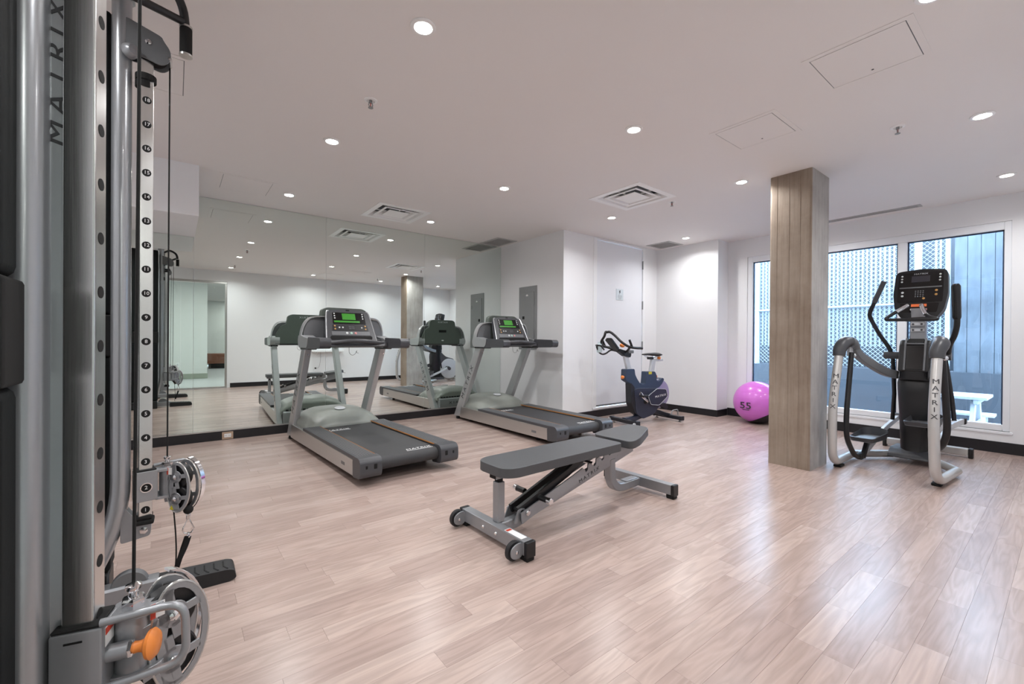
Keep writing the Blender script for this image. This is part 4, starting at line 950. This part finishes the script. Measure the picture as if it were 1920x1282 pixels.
# moving handles
ep_('pivot_axle', B().cyl((5.60, 1.02, 1.0), (5.60, 1.165, 1.0), .037, n=18), 'dgrey')
ep_('pivot_axle', B().cyl((5.60, .69, 1.0), (5.60, .82, 1.0), .037, n=18), 'dgrey')
ep_('moving_handle', B().tube(cat([(5.60, 1.115, 1.0), (5.595, 1.128, 1.07), (5.57, 1.20, 1.21), (5.53, 1.262, 1.37), (5.52, 1.262, 1.43), (5.51, 1.225, 1.53)], 5), .018, 10), 'black')
ep_('hand_grip', B().tube([(5.511, 1.230, 1.52), (5.50, 1.152, 1.725)], .0225, 12), 'dgrey')
ep_('moving_handle', B().tube(cat([(5.60, .715, 1.0), (5.53, .695, 1.10), (5.45, .655, 1.19), (5.40, .634, 1.28), (5.395, .633, 1.36)], 5), .021, 10), 'black')
ep_('hand_grip', B().tube([(5.396, .633, 1.33), (5.395, .634, 1.345), (5.385, .640, 1.62), (5.384, .640, 1.64)], [.022, .029, .031, .020], 14), 'blackgloss')
ep_('lower_link', B().tube([(5.60, 1.10, .98), (5.62, 1.09, .62), (5.66, 1.11, .36)], .017, 10), 'black')
ep_('lower_link', B().tube([(5.60, .73, .98), (5.60, .685, .62), (5.58, .665, .42)], .017, 10), 'black')
# flywheel disc on the window side, cranks, stabiliser
ep_('flywheel_housing', B().prism(fil2([(5.68, .09), (6.10, .09), (6.22, .35), (6.10, .60), (5.86, .66), (5.70, .80)], .06, 5), 'y', .86, .98, .012, 2), 'dgrey')
fw = ep_('flywheel_disc', B().lathe([(.001, 0), (.26, 0), (.272, .008), (.272, .19), (.26, .198), (.001, .198)], (5.95, .821, .335), (0, 1, 0), n=40), 'lightgrey')
for y, d in ((.821, -1), (1.019, 1)): ep_('disc_hub', B().lathe([(.045, 0), (.045, .012), (.03, .018), (.0005, .018)], (5.95, y, .335), (0, d, 0), n=20), 'dgrey', fw)
ep_('crank_arm', B().bar(fil([(5.08, 1.20, .09), (5.60, 1.16, .27), (5.86, 1.10, .37)], .1), .03, .05, (0, 1, 0)), 'lightgrey')
ep_('crank_arm', B().bar(fil([(5.24, .75, .21), (5.60, .70, .36), (5.98, .655, .375)], .1), .03, .05, (0, 1, 0)), 'lightgrey')
ep_('crank_end', B().box((5.96, .63, .345), (6.03, .68, .405), .012, 2), 'black')
ep_('crank_end', B().cyl((5.86, 1.03, .37), (5.86, 1.14, .37), .036, n=16), 'dgrey')
ep_('spine', B().box((5.55, .90, .04), (6.15, .97, .11), .01, 2), 'elltube')
st = ep_('stabiliser', B().box((6.115, .63, .022), (6.185, 1.25, .092), .01, 2), 'elltube')
for y0_, y1_ in ((.598, .632), (1.248, 1.282)): ep_('end_cap', B().box((6.112, y0_, 0), (6.188, y1_, .095), .008, 2), 'black', st)

# ------------------------------------------------------------------ spin bike (local: x towards its rear wheel, camera side is -y)
BK = thing('spin_bike', 'navy and black indoor cycling bike by the closet door', 'exercise bike', (4.776, 3.698, 0), atan2(-.12, .838))
def bp_(name, b, m, parent=BK, smooth=45): return obj(name, b, m, parent, smooth)
for x, nm in ((0, 'front_stabiliser'), (.845, 'rear_stabiliser')):
    sb = bp_(nm, B().bar([(x, -.24, .052), (x, .24, .052)], .062, .05, (1, 0, 0)), 'bikeblack')
    for s in (-1, 1):
        bp_('end_cap', B().box((x-.036, s*.238-.02, .02), (x+.036, s*.238+.02, .082), .01, 2), 'bikeblack', sb)
        bp_('levelling_foot', B().lathe([(.018, 0), (.018, .008), (.006, .012), (.006, .03)], (x, s*.20, 0), n=12), 'panelgrey', sb)
for s in (-1, 1): bp_('transport_wheel', B().cyl((-.05, s*.235-.01, .04), (-.05, s*.235+.01, .04), .022, n=14), 'lightgrey')
bp_('lower_beam', B().bar([(0, 0, .06), (.18, 0, .07), (.36, 0, .115)], .075, .06, (0, 1, 0)), 'bikedark')
bp_('rear_beam', B().bar(cat([(.50, 0, .15), (.62, 0, .125), (.75, 0, .085), (.845, 0, .058)], 4), .085, .06, (0, 1, 0)), 'bikeblack')
frame = [(-.017, .745), (.134, .747), (.15, .665), (.185, .61), (.235, .55), (.29, .527), (.345, .537), (.355, .62), (.362, .704), (.525, .70), (.562, .637), (.556, .575), (.60, .56), (.678, .61), (.71, .585), (.665, .52), (.607, .475), (.50, .46), (.36, .45), (.23, .455), (.15, .38), (.08, .30), (.066, .555), (.03, .57), (-.023, .60)]
bp_('main_frame', B().prism(fil2(frame, .018, 3), 'y', -.048, .048, .014, 2), 'bikeblue')
bp_('front_fairing', B().prism(fil2([(.064, .565), (.135, .50), (.165, .36), (.19, .16), (.26, .09), (.15, .145), (.076, .285)], .015, 3), 'y', -.052, .052, .01, 2), 'bikeblack')
bp_('drive_cover', B().prism(fil2([(.12, .47), (.21, .485), (.56, .47), (.66, .43), (.66, .26), (.56, .17), (.49, .104), (.29, .06), (.165, .14)], .03, 3), 'y', -.06, .06, .014, 2), 'bikedark')
hx = [(.356, .372), (.53, .465), (.712, .45), (.745, .348), (.575, .232), (.41, .252)]
hp_ = bp_('side_panel', B().prism(fil2(hx, .03, 4), 'y', -.082, -.056, .008, 2), 'bikedark')
hb = fil2(hx, .03, 4)
bp_('panel_outline', B().tube([(x, -.0825, z) for x, z in hb], .0035, 6, closed=True), 'lightgrey', hp_)
obj('lettering', text_b('MATRIX', .042, frame_m((.60, -.0828, .362), (1, 0, .12), (0, 0, 1)), sx=1.3, spacing=1.15), 'white', hp_, 0)
fwb = bp_('flywheel', B().lathe([(.13, -.022), (.20, -.02), (.203, -.012), (.203, .012), (.20, .02), (.13, .022)], (.642, 0, .382), (0, 1, 0), n=40), 'lavender')
bp_('flywheel_rim', B().torus((.642, 0, .382), .203, .008, (0, 1, 0), 40, 8), 'lightgrey', fwb)
bp_('flywheel_web', B().lathe([(.001, -.014), (.19, -.014), (.19, .014), (.001, .014)], (.642, 0, .382), (0, 1, 0), n=32), 'lavender', fwb)
bp_('handlebar_post', B().bar([(.072, 0, .73), (.010, 0, .93)], .045, .072, (0, 1, 0)), 'lightgrey')
bp_('seat_post', B().bar([(.50, 0, .69), (.532, 0, .855)], .045, .075, (0, 1, 0)), 'lightgrey')
bp_('seat_slider', B().box((.505, -.022, .840), (.715, .022, .872), .004, 1), 'lightgrey')
bp_('height_label', B().box((.40, -.0492, .665), (.46, -.048, .70)), 'yellow')
sd = []
for x, hw, zt, zb_ in ((.325, .012, .945, .928), (.36, .022, .952, .925), (.43, .028, .957, .922), (.50, .042, .960, .916), (.56, .070, .962, .908), (.61, .082, .960, .905), (.645, .07, .950, .915)):
    sd.append([(x, hw*cos(a), (zt+zb_)/2+(zt-zb_)/2*sin(a)*(1 if sin(a) > 0 else .9)) for a in [2*pi*i/16 for i in range(16)]])
bp_('saddle', B().rings(sd), 'black', smooth=60)
for s in (-1, 1): bp_('saddle_rail', B().tube(cat([(.37, s*.015, .925), (.43, s*.022, .90), (.53, s*.024, .895), (.60, s*.035, .91)], 4), .004, 6), 'chrome')
bp_('saddle_clamp', B().box((.44, -.03, .868), (.52, .03, .902), .006, 1), 'black')
for o_, d in (((.61, -.01, .885), (.3, -.9, .1)), ):
    bp_('adjuster_lever', B().lathe([(.012, 0), (.018, .012), (.022, .03), (.016, .045), (.0005, .048)], o_, d, n=14), 'orange')
bp_('adjuster_knob', B().lathe([(.01, 0), (.01, .03), (.022, .034), (.024, .05), (.016, .058), (.0005, .06)], (-.02, -.01, .64), (-1, -.35, 0), n=14), 'orange')
bp_('adjuster_knob', B().lathe([(.01, 0), (.01, .02), (.02, .024), (.022, .04), (.014, .046), (.0005, .047)], (.56, 0, .622), (1, 0, .1), n=14), 'orange')
# handlebars
for s in (-1, 1):
    bp_('handlebar', B().tube(cat([(-.315, 0, 1.235), (-.30, s*.045, 1.235), (-.265, s*.11, 1.18), (-.245, s*.19, 1.11), (-.17, s*.245, 1.05), (-.06, s*.256, 1.033), (.055, s*.256, 1.03)], 5), .0165, 10), 'black')
    bp_('bar_horn', B().tube(cat([(-.115, s*.25, 1.035), (-.135, s*.255, 1.07), (-.17, s*.256, 1.135)], 4), .0155, 10), 'black')
    bp_('cross_arm', B().tube([(.0, 0, .965), (-.06, s*.12, 1.0), (-.15, s*.25, 1.05)], .016, 8), 'black')
bp_('bar_stem', B().prism(fil2([(.075, .90), (-.02, .915), (-.14, .985), (-.13, 1.02), (.02, .985), (.09, .955)], .02, 3), 'y', -.035, .035, .008, 2), 'black')
cm_ = Matrix.Translation((-.215, 0, 1.075)) @ Matrix.Rotation(radians(44), 4, 'Y')
b = B(); b.prism(fil2([(-.11, -.06), (-.11, .06), (.10, .05), (.10, -.05)], .03, 4), 'z', -.02, .015, .006, 2, cm_); bcon = bp_('bike_console', b, 'black')
b = B(); b.box((-.07, -.04, .015), (.04, .04, .0165), 0, 1, cm_); bp_('console_screen', b, 'screenoff', bcon)
bp_('resistance_lever', B().lathe([(.02, 0), (.032, .01), (.034, .03), (.018, .045), (.0005, .047)], (-.075, -.02, 1.04), (.1, -.3, 1), n=16), 'orange')
bp_('slider_block', B().box((.03, -.04, .955), (.13, -.0, 1.0), .01, 2), 'mgrey')
bp_('bottle_cage', B().tube(fil([(-.01, .03, .965), (-.085, .18, 1.0), (-.15, .21, .945), (-.21, .215, .935), (-.27, .215, .97), (-.315, .215, 1.06), (-.27, .175, 1.06), (-.20, .185, 1.0)], .03, 4), .011, 8), 'black')
bp_('cage_ring', B().torus((-.262, .215, 1.055), .045, .008, (0.2, 0, 1), 20, 8), 'black')
bp_('water_bottle', B().lathe([(.001, 0), (.03, 0), (.036, .01), (.036, .10), (.03, .115), (.018, .12), (.016, .14), (.0005, .142)], (-.255, .215, .965), (-.06, 0, 1), n=18), 'clear_blue')
# cranks
for s, px_, pz in ((-1, .192, .392), (1, .45, .20)):
    bp_('crank_hub', B().lathe([(.038, 0), (.034, .02), (.02, .03), (.0005, .031)], (.335, s*.06, .297), (0, s, 0), n=18), 'black')
    bp_('crank_arm', B().bar([(.335, s*.10, .297), (px_, s*.105, pz)], .016, .028, (0, 1, 0)), 'chrome')
    pdl = bp_('pedal', B().box((px_-.05, min(s*.12, s*.205), pz-.014), (px_+.05, max(s*.12, s*.205), pz+.014), .006, 1), 'black')
    bp_('toe_cage', B().tube(fil([(px_-.045, s*.13, pz+.012), (px_-.06, s*.16, pz+.065), (px_-.045, s*.195, pz+.012)], .03, 4), .005, 6), 'chrome', pdl)
bp_('rear_handle', B().tube(fil([(.80, -.10, .09), (.82, -.10, .145), (.93, -.10, .150), (.935, -.10, .075)], .02, 4), .008, 8), 'panelgrey')
bp_('flywheel_skirt', B().prism(fil2([(.60, .23), (.75, .15), (.80, .18), (.74, .25)], .02, 3), 'y', -.05, .05, .006, 1), 'bikeblack')

# ------------------------------------------------------------------ cable machine (local: x out to the room, y towards the mirrors; towers at y = -.65 and +.65)
CMN = thing('cable_machine', 'dual tower cable machine with numbered chrome uprights and silver frame', 'cable machine', (-.118, 1.795, 0), radians(-1.476))
SPLAY = None
def splay(b):
    if SPLAY is not None: b.bm.transform(SPLAY)
    return b
def cp(name, b, m, parent=CMN, smooth=40): return obj(name, splay(b), m, parent, smooth)
def set_splay(yc, on=True):
    global SPLAY
    SPLAY = Matrix.Translation((0, yc, 0)) @ Matrix.Rotation(radians(13 if yc > 0 else -13), 4, 'Z') @ Matrix.Translation((0, -yc, 0)) if on else None
STEP, Z1 = .1025, .386
def ring_at(o_, ax, r0, r1, h): return B().lathe([(r0, 0), (r0, h), (r1, h), (r1, 0)], o_, ax, n=20)
for yc, fo in ((-.65, -1), (.65, 1)):       # fo: outward direction along y
    set_splay(yc)
    up = cp('chrome_upright', B().box((-.0235, yc-.0235, .34), (.0235, yc+.0235, 2.30), .004, 2), 'brushed')
    for i in range(18):
        z = Z1+i*STEP
        cp('adjustment_hole', B().lathe([(.0115, -.001), (.0115, .0006), (.0005, .0007)], (.0235, yc, z), (1, 0, 0), n=14), 'matte_black', up)
        if fo > 0:
            pq = cp('number_plaque', B().lathe([(.0155, -.001), (.0155, .0008), (.0145, .0015), (.0005, .0015)], (0, yc-.0235, z), (0, -1, 0), n=20), 'matte_black', up)
            obj('digits', splay(text_b(str(i+1), .021, frame_m((0, yc-.0254, z), (1, 0, 0), (0, 0, 1)), ext=.0002)), 'white', up, 0)
    set_splay(yc, False)
    # silver frame tube bending back at the foot
    cp('frame_tube', B().tube(fil([(-.077, yc, 2.56), (-.077, yc, .36), (-.21, yc, .05)], .16, 7), .033, 20, flat=(1.0, 1.25)), 'towerpaint')
    cp('lower_bracket', B().prism(fil2([(-.075, .26), (.022, .275), (.026, .335), (-.02, .345), (-.075, .43)], .012, 3), 'y', yc-.026, yc+.026, .003, 1), 'greypaint')
    cp('bumper', B().box((-.028, yc-.034, .345), (.028, yc+.034, .362), .006, 2), 'matte_black')
    cp('bumper', B().box((-.034, yc-.038, .325), (.034, yc+.03, .345), .006, 2), 'matte_black')
    cp('bracket_bolt', B().lathe([(.015, 0), (.015, .006), (.0005, .008)], (.0, yc-.026, .302), (0, -1, 0), n=6), 'chrome')
    # base and foot
    cp('base_tube', B().bar([(-.60, yc, .05), (.05, yc, .05)], .075, .07, (0, 1, 0)), 'greypaint')
    cp('base_pulley', B().lathe([(.001, -.02), (.058, -.02), (.062, -.012), (.056, 0), (.062, .012), (.058, .02), (.001, .02)], (-.045, yc-.005, .075), (0, 1, 0), n=28), 'mgrey')
    cp('pulley_bolt', B().lathe([(.012, 0), (.012, .006), (.0005, .007)], (-.03, yc-.025, .085), (0, -1, 0), n=6), 'chrome')
    ft = cp('rubber_foot', B().prism(fil2([(.04, 0), (.31, 0), (.335, .012), (.325, .05), (.30, .058), (.04, .068)], .008, 2), 'y', yc-.062, yc+.062, .008, 2), 'rubber')
    for i in range(6):
        x = .105+i*.036
        cp('tread_groove', B().bar([(x, yc+.035, .0665-.03*(x-.04)), (x, yc-.02, .0665-.03*(x-.04)), (x+.014, yc-.05, .0665-.03*(x-.04))], .006, .003, (1, 0, 0)), 'matte_black', ft)
    # top bracket with guide pulley and rubber stops
    for dy in (-.036, .030):
        tp = cp('top_plate', B().prism(fil2([(-.07, 2.305), (.0, 2.30), (.055, 2.285), (.085, 2.315), (.085, 2.36), (.06, 2.395), (.055, 2.41), (-.07, 2.45)], .02, 4), 'y', yc+dy, yc+dy+.006, .001, 1), 'mgrey')
        cp('plate_bolt', B().lathe([(.011, 0), (.011, .004), (.006, .006), (.0005, .006)], (.01, yc+dy, 2.37), (0, -1, 0), n=10), 'chrome', tp)
    cp('top_pulley', B().lathe([(.001, -.02), (.04, -.02), (.044, -.012), (.036, 0), (.044, .012), (.04, .02), (.001, .02)], (.03, yc, 2.335), (0, 1, 0), n=24), 'matte_black')
    cp('cable_guide', B().cyl((.082, yc-.04, 2.325), (.082, yc+.03, 2.325), .007, n=8), 'chrome')
    cp('upper_stop', B().cyl((.0, yc-.0, 2.215), (.0, yc, 2.24), .036, n=18), 'matte_black')
    cp('upper_stop', B().cyl((-.006, yc, 2.185), (-.006, yc, 2.212), .03, n=18), 'matte_black')
    # weight stack cover behind the tower
    wy0, wy1 = sorted((yc+fo*.05, yc+fo*.19))
    wx1 = -.105 if fo > 0 else -.062
    if fo < 0: wy0, wy1 = -.81, -.71
    for za, zb_, dx in ((.12, 1.04, 0), (1.215, 2.5, 0)): cp('stack_cover', B().box((-.62, wy0, za), (wx1-.008, wy1, zb_), .02, 3), 'shroud')
    cp('cover_band', B().box((-.63, wy0-.004, 1.04), (wx1-.002, wy1+.004, 1.215), .008, 2), 'matte_black')
    cp('cover_plinth', B().box((-.63, wy0, 0), (wx1-.012, wy1, .12), .008, 1), 'black')
nm_ = cp('name_plate', B().box((-.052, -.653, .36), (-.023, -.640, 2.45), .003, 1), 'towerpaint')
obj('lettering', text_b('MATRIX', .040, frame_m((-.0345, -.6538, 1.60), (0, 0, 1), (-1, 0, 0)), sx=1.5, spacing=1.35, shear=.2), 'darkprint', nm_, 0)
cp('top_beam', B().bar([(-.077, -.68, 2.565), (-.077, .68, 2.565)], .08, .07, (1, 0, 0)), 'towerpaint')
cp('rear_beam', B().bar([(-.58, -.68, .05), (-.58, .68, .05)], .075, .07, (1, 0, 0)), 'greypaint')
# pull-up bar hung under the top beam, near the far tower
cp('pull_up_bar', B().tube(fil([(-.06, .30, 2.56), (-.06, .31, 2.37), (.125, .505, 2.445)], .05, 5), .015, 12), 'black')
cp('pull_up_bar', B().tube(fil([(-.05, .10, 2.58), (.04, .42, 2.585), (.128, .50, 2.52), (.138, .52, 2.41)], .06, 6), .016, 12), 'black')
cp('hand_grip', B().lathe([(.020, 0), (.022, .006), (.022, .11), (.020, .116)], (.138, .52, 2.313), (0, 0, 1), n=16), 'matte_black')
for z in (2.309, 2.427): cp('grip_collar', B().cyl((.138, .52, z), (.138, .52, z+.008), .0235, n=18), 'alu')
cp('bar_bracket', B().prism(fil2([(-.11, 2.44), (-.03, 2.46), (-.02, 2.56), (-.11, 2.56)], .02, 3), 'y', .14, .26, .006, 1), 'greypaint')
cp('tube_boss', B().lathe([(.03, 0), (.028, .02), (.02, .03), (.0005, .032)], (-.05, .60, 2.30), (.6, -.8, 0), n=16), 'greypaint')

def carriage(yc, zc, psi, near):
    set_splay(yc)
    P_ = lambda x, y, z: (x, yc+y, zc+z)
    sl = cp('carriage_sleeve', B().box(P_(-.036, -.036, -.085 if near else -.065), P_(.040, .036, .064), .005, 2), 'greypaint')
    cp('sleeve_gasket', B().box(P_(-.034, -.034, .064), P_(.036, .034, .070), .002, 1), 'matte_black', sl)
    if near:
        cp('slot_mark', B().box(P_(-.014, -.0372, .044), P_(.012, -.036, .0475)), 'matte_black', sl)
        cp('warning_label', B().box(P_(.0402, -.024, .02), P_(.041, .012, .055)), 'white', sl, 0)
        cp('label_header', B().box(P_(.0408, -.024, .042), P_(.0416, .012, .055)), 'redprint', sl, 0)
    else:
        cp('number_window', ring_at(P_(.0, -.036, -.005), (0, -1, 0), .021, .017, .003), 'chrome', sl)
        cp('number_disc', B().lathe([(.017, 0), (.017, .001), (.0005, .001)], P_(0, -.036, -.005), (0, -1, 0), n=18), 'matte_black', sl)
        obj('digits', splay(text_b('2', .022, frame_m(P_(0, -.0375, -.005), (1, 0, 0), (0, 0, 1)), ext=.0002)), 'white', sl, 0)
    dy = .028 if near else -.002; DX = .066 if near else .078
    for za, zb_ in ((.050, .062), (-.068, -.056)):
        cp('yoke_plate', B().prism(fil2([(.03, yc+dy-.032), (.09, yc+dy-.032), (.115, yc+dy-.01), (.115, yc+dy+.01), (.09, yc+dy+.032), (.03, yc+dy+.032)], .015, 4), 'z', zc+za, zc+zb_, .002, 1), 'greypaint')
    cp('swivel_drum', B().cyl(P_(DX, dy, -.056), P_(DX, dy, .050), .029, n=24), 'greypaint')
    cp('hex_nut', B().lathe([(.02, 0), (.02, .016), (.017, .020), (.010, .022)], P_(DX, dy, .062), (0, 0, 1), n=6), 'chrome', smooth=20)
    cp('cable_knob', B().lathe([(.009, .018), (.008, .030), (.013, .036), (.013, .044), (.004, .048)], P_(DX, dy, .062), (0, 0, 1), n=16), 'chrome')
    # side plates of the pulley housing
    u = Vector((cos(psi), sin(psi), 0)); n_ = Vector((-sin(psi), cos(psi), 0)); c0 = Vector(P_(.085 if not near else .070, dy, -.022))+u*.058
    def HM(off): 
        o_ = c0+n_*off; return Matrix(((u.x, n_.x, 0, o_.x), (u.y, n_.y, 0, o_.y), (0, 0, 1, o_.z), (0, 0, 0, 1)))
    prof = [(.064*cos(a)*(1 if cos(a) > 0 else .72), .110*sin(a)) for a in [2*pi*i/30 for i in range(30)]]
    for off in (-.026, .022):
        b = B()
        rim = [[HM(off) @ Vector((x*k, y_, z*k2)) for k, k2, y_ in ((1, 1, 0), (.80, .88, 0), (.80, .88, .004), (1, 1, .004))] for x, z in prof]
        b.rings(rim, closed=True)
        for zc2 in (.045, -.05):
            b.lathe([(.001, 0), (.026, 0), (.027, .0015), (.026, .004), (.001, .004)], HM(off) @ Vector((-.004, 0, zc2)), n_, n=20)
            for a in (0.15, 1.75, 3.3, 4.9):
                p0_ = HM(off) @ Vector((-.004+.018*cos(a), .002, zc2+.018*sin(a))); p1_ = HM(off) @ Vector((-.004+.052*cos(a), .002, zc2+.052*sin(a)))
                b.bar([p0_, p1_], .004, .017, n_)
        b.bar([HM(off) @ Vector((-.012, .002, .10)), HM(off) @ Vector((-.026, .002, 0)), HM(off) @ Vector((-.012, .002, -.10))], .004, .020, n_)
        pl = cp('pulley_plate', b, 'greypaint')
        b = B(); b.tube([HM(off) @ Vector((x*1.0, .002, z)) for x, z in prof], .0028, 6, closed=True); cp('plate_edge', b, 'alu', pl)
        if off < 0:
            for zc2 in (.045, -.05):
                b = B(); b.lathe([(.011, 0), (.011, .007), (.006, .010), (.0005, .011)], HM(off) @ Vector((-.004, 0, zc2)), -n_, n=6); cp('axle_bolt', b, 'chrome', pl)
            b = B(); b.box((-.045, -.0012, .055), (-.02, .0, .085), 0, 1, HM(off)); cp('warning_label', b, 'white', pl, 0)
            b = B(); b.box((-.045, -.0018, .055), (-.036, -.0008, .085), 0, 1, HM(off)); cp('label_header', b, 'redprint', pl, 0)
            if not near:
                b = B(); b.prism([(-.03, -.098), (-.012, -.098), (-.021, -.08)], 'y', -.0015, 0, 0, 1, HM(off)); cp('pinch_label', b, 'yellow', pl, 0)
    for zc2 in (.045, -.05):
        b = B(); b.lathe([(.001, -.014), (.048, -.014), (.052, -.010), (.044, 0), (.052, .010), (.048, .014), (.001, .014)], HM(0) @ Vector((-.004, 0, zc2)), n_, n=28); cp('pulley_wheel', b, 'black')
    b = B(); b.bar([HM(.034) @ Vector((.076*cos(a), 0, .118*sin(a))) for a in [-1.15+2.6*i/16 for i in range(17)]], .022, .005, n_); cp('chrome_guard', b, 'chrome')
    # carrying handle
    hy = -.03 if near else .03
    cp('carry_handle', B().tube(fil([P_(.036, hy, .07), P_(.165, hy, .082 if near else .075), P_(.168, hy, -.035), P_(.036, hy, -.055)], .035, 6), .0075, 10), 'greypaint')
    if near:
        cp('pin_housing', B().tube([P_(.038, -.012, .0), P_(.074, -.014, .002)], .0155, 16), 'greypaint')
        cp('pin_nut', B().lathe([(.0155, 0), (.0155, .006), (.012, .008)], P_(.074, -.014, .002), (1, -.05, .05), n=6), 'chrome')
        cp('pull_knob', B().lathe([(.011, 0), (.010, .008), (.012, .016), (.026, .024), (.028, .030), (.022, .037), (.008, .040), (.0005, .0405)], P_(.081, -.0145, .0025), (1, -.10, .05), n=24), 'orange')
    res = SPLAY @ c0, SPLAY.to_3x3() @ u
    set_splay(yc, False)
    return res
carriage(-.65, .518, radians(38), True)
c0, u_ = carriage(.65, .4885, radians(-55), False)
# cables from the top brackets down to the swivels
cp('steel_cable', B().tube([(.080, -.65, 2.31), (.076, -.643, 1.5), (.0706, -.6376, .625)], .0030, 8), 'matte_black')
cp('steel_cable', B().tube([(.080, .665, 2.31), (.078, .665, 1.5), (.0764, .6656, .595)], .0030, 8), 'matte_black')
cp('steel_cable', B().tube(cat([(.10, .63, .37), (.108, .63, .25), (.11, .62, .16), (.105, .62, .08)], 5), .0028, 8), 'matte_black')
# stopper ball, carabiner and hand strap under the far pulley
bx, by, bz = c0.x+u_.x*.035, c0.y+u_.y*.035, c0.z-.105
cp('stopper_ball', B().ell((bx, by, bz), .019, 18, 12), 'matte_black')
cp('cable_ferrule', B().box((bx-.008, by-.006, bz-.042), (bx+.008, by+.006, bz-.016), .003, 1), 'chrome')
cp('carabiner', B().tube(fil([(bx, by, bz-.035), (bx-.02, by, bz-.085), (bx-.014, by, bz-.105), (bx+.014, by, bz-.105), (bx+.02, by, bz-.085)], .012, 4), .0033, 8, closed=True), 'chrome')
cp('strap_ring', B().torus((bx, by, bz-.113), .012, .003, (1, .3, 0), 16, 6), 'chrome')
sx_ = bx-.01
b = B(); b.bar(cat([(sx_+.012, by, bz-.118), (sx_, by, bz-.16), (sx_-.022, by, bz-.215), (sx_-.03, by+.01, bz-.25)], 4), .022, .004, (.8, -.6, 0)); cp('hand_strap', b, 'matte_black')
b = B(); b.bar(cat([(sx_+.006, by+.004, bz-.118), (sx_-.006, by+.02, bz-.165), (sx_-.02, by+.03, bz-.22), (sx_-.03, by+.01, bz-.25)], 4), .022, .004, (.8, -.6, 0)); cp('hand_strap', b, 'matte_black')
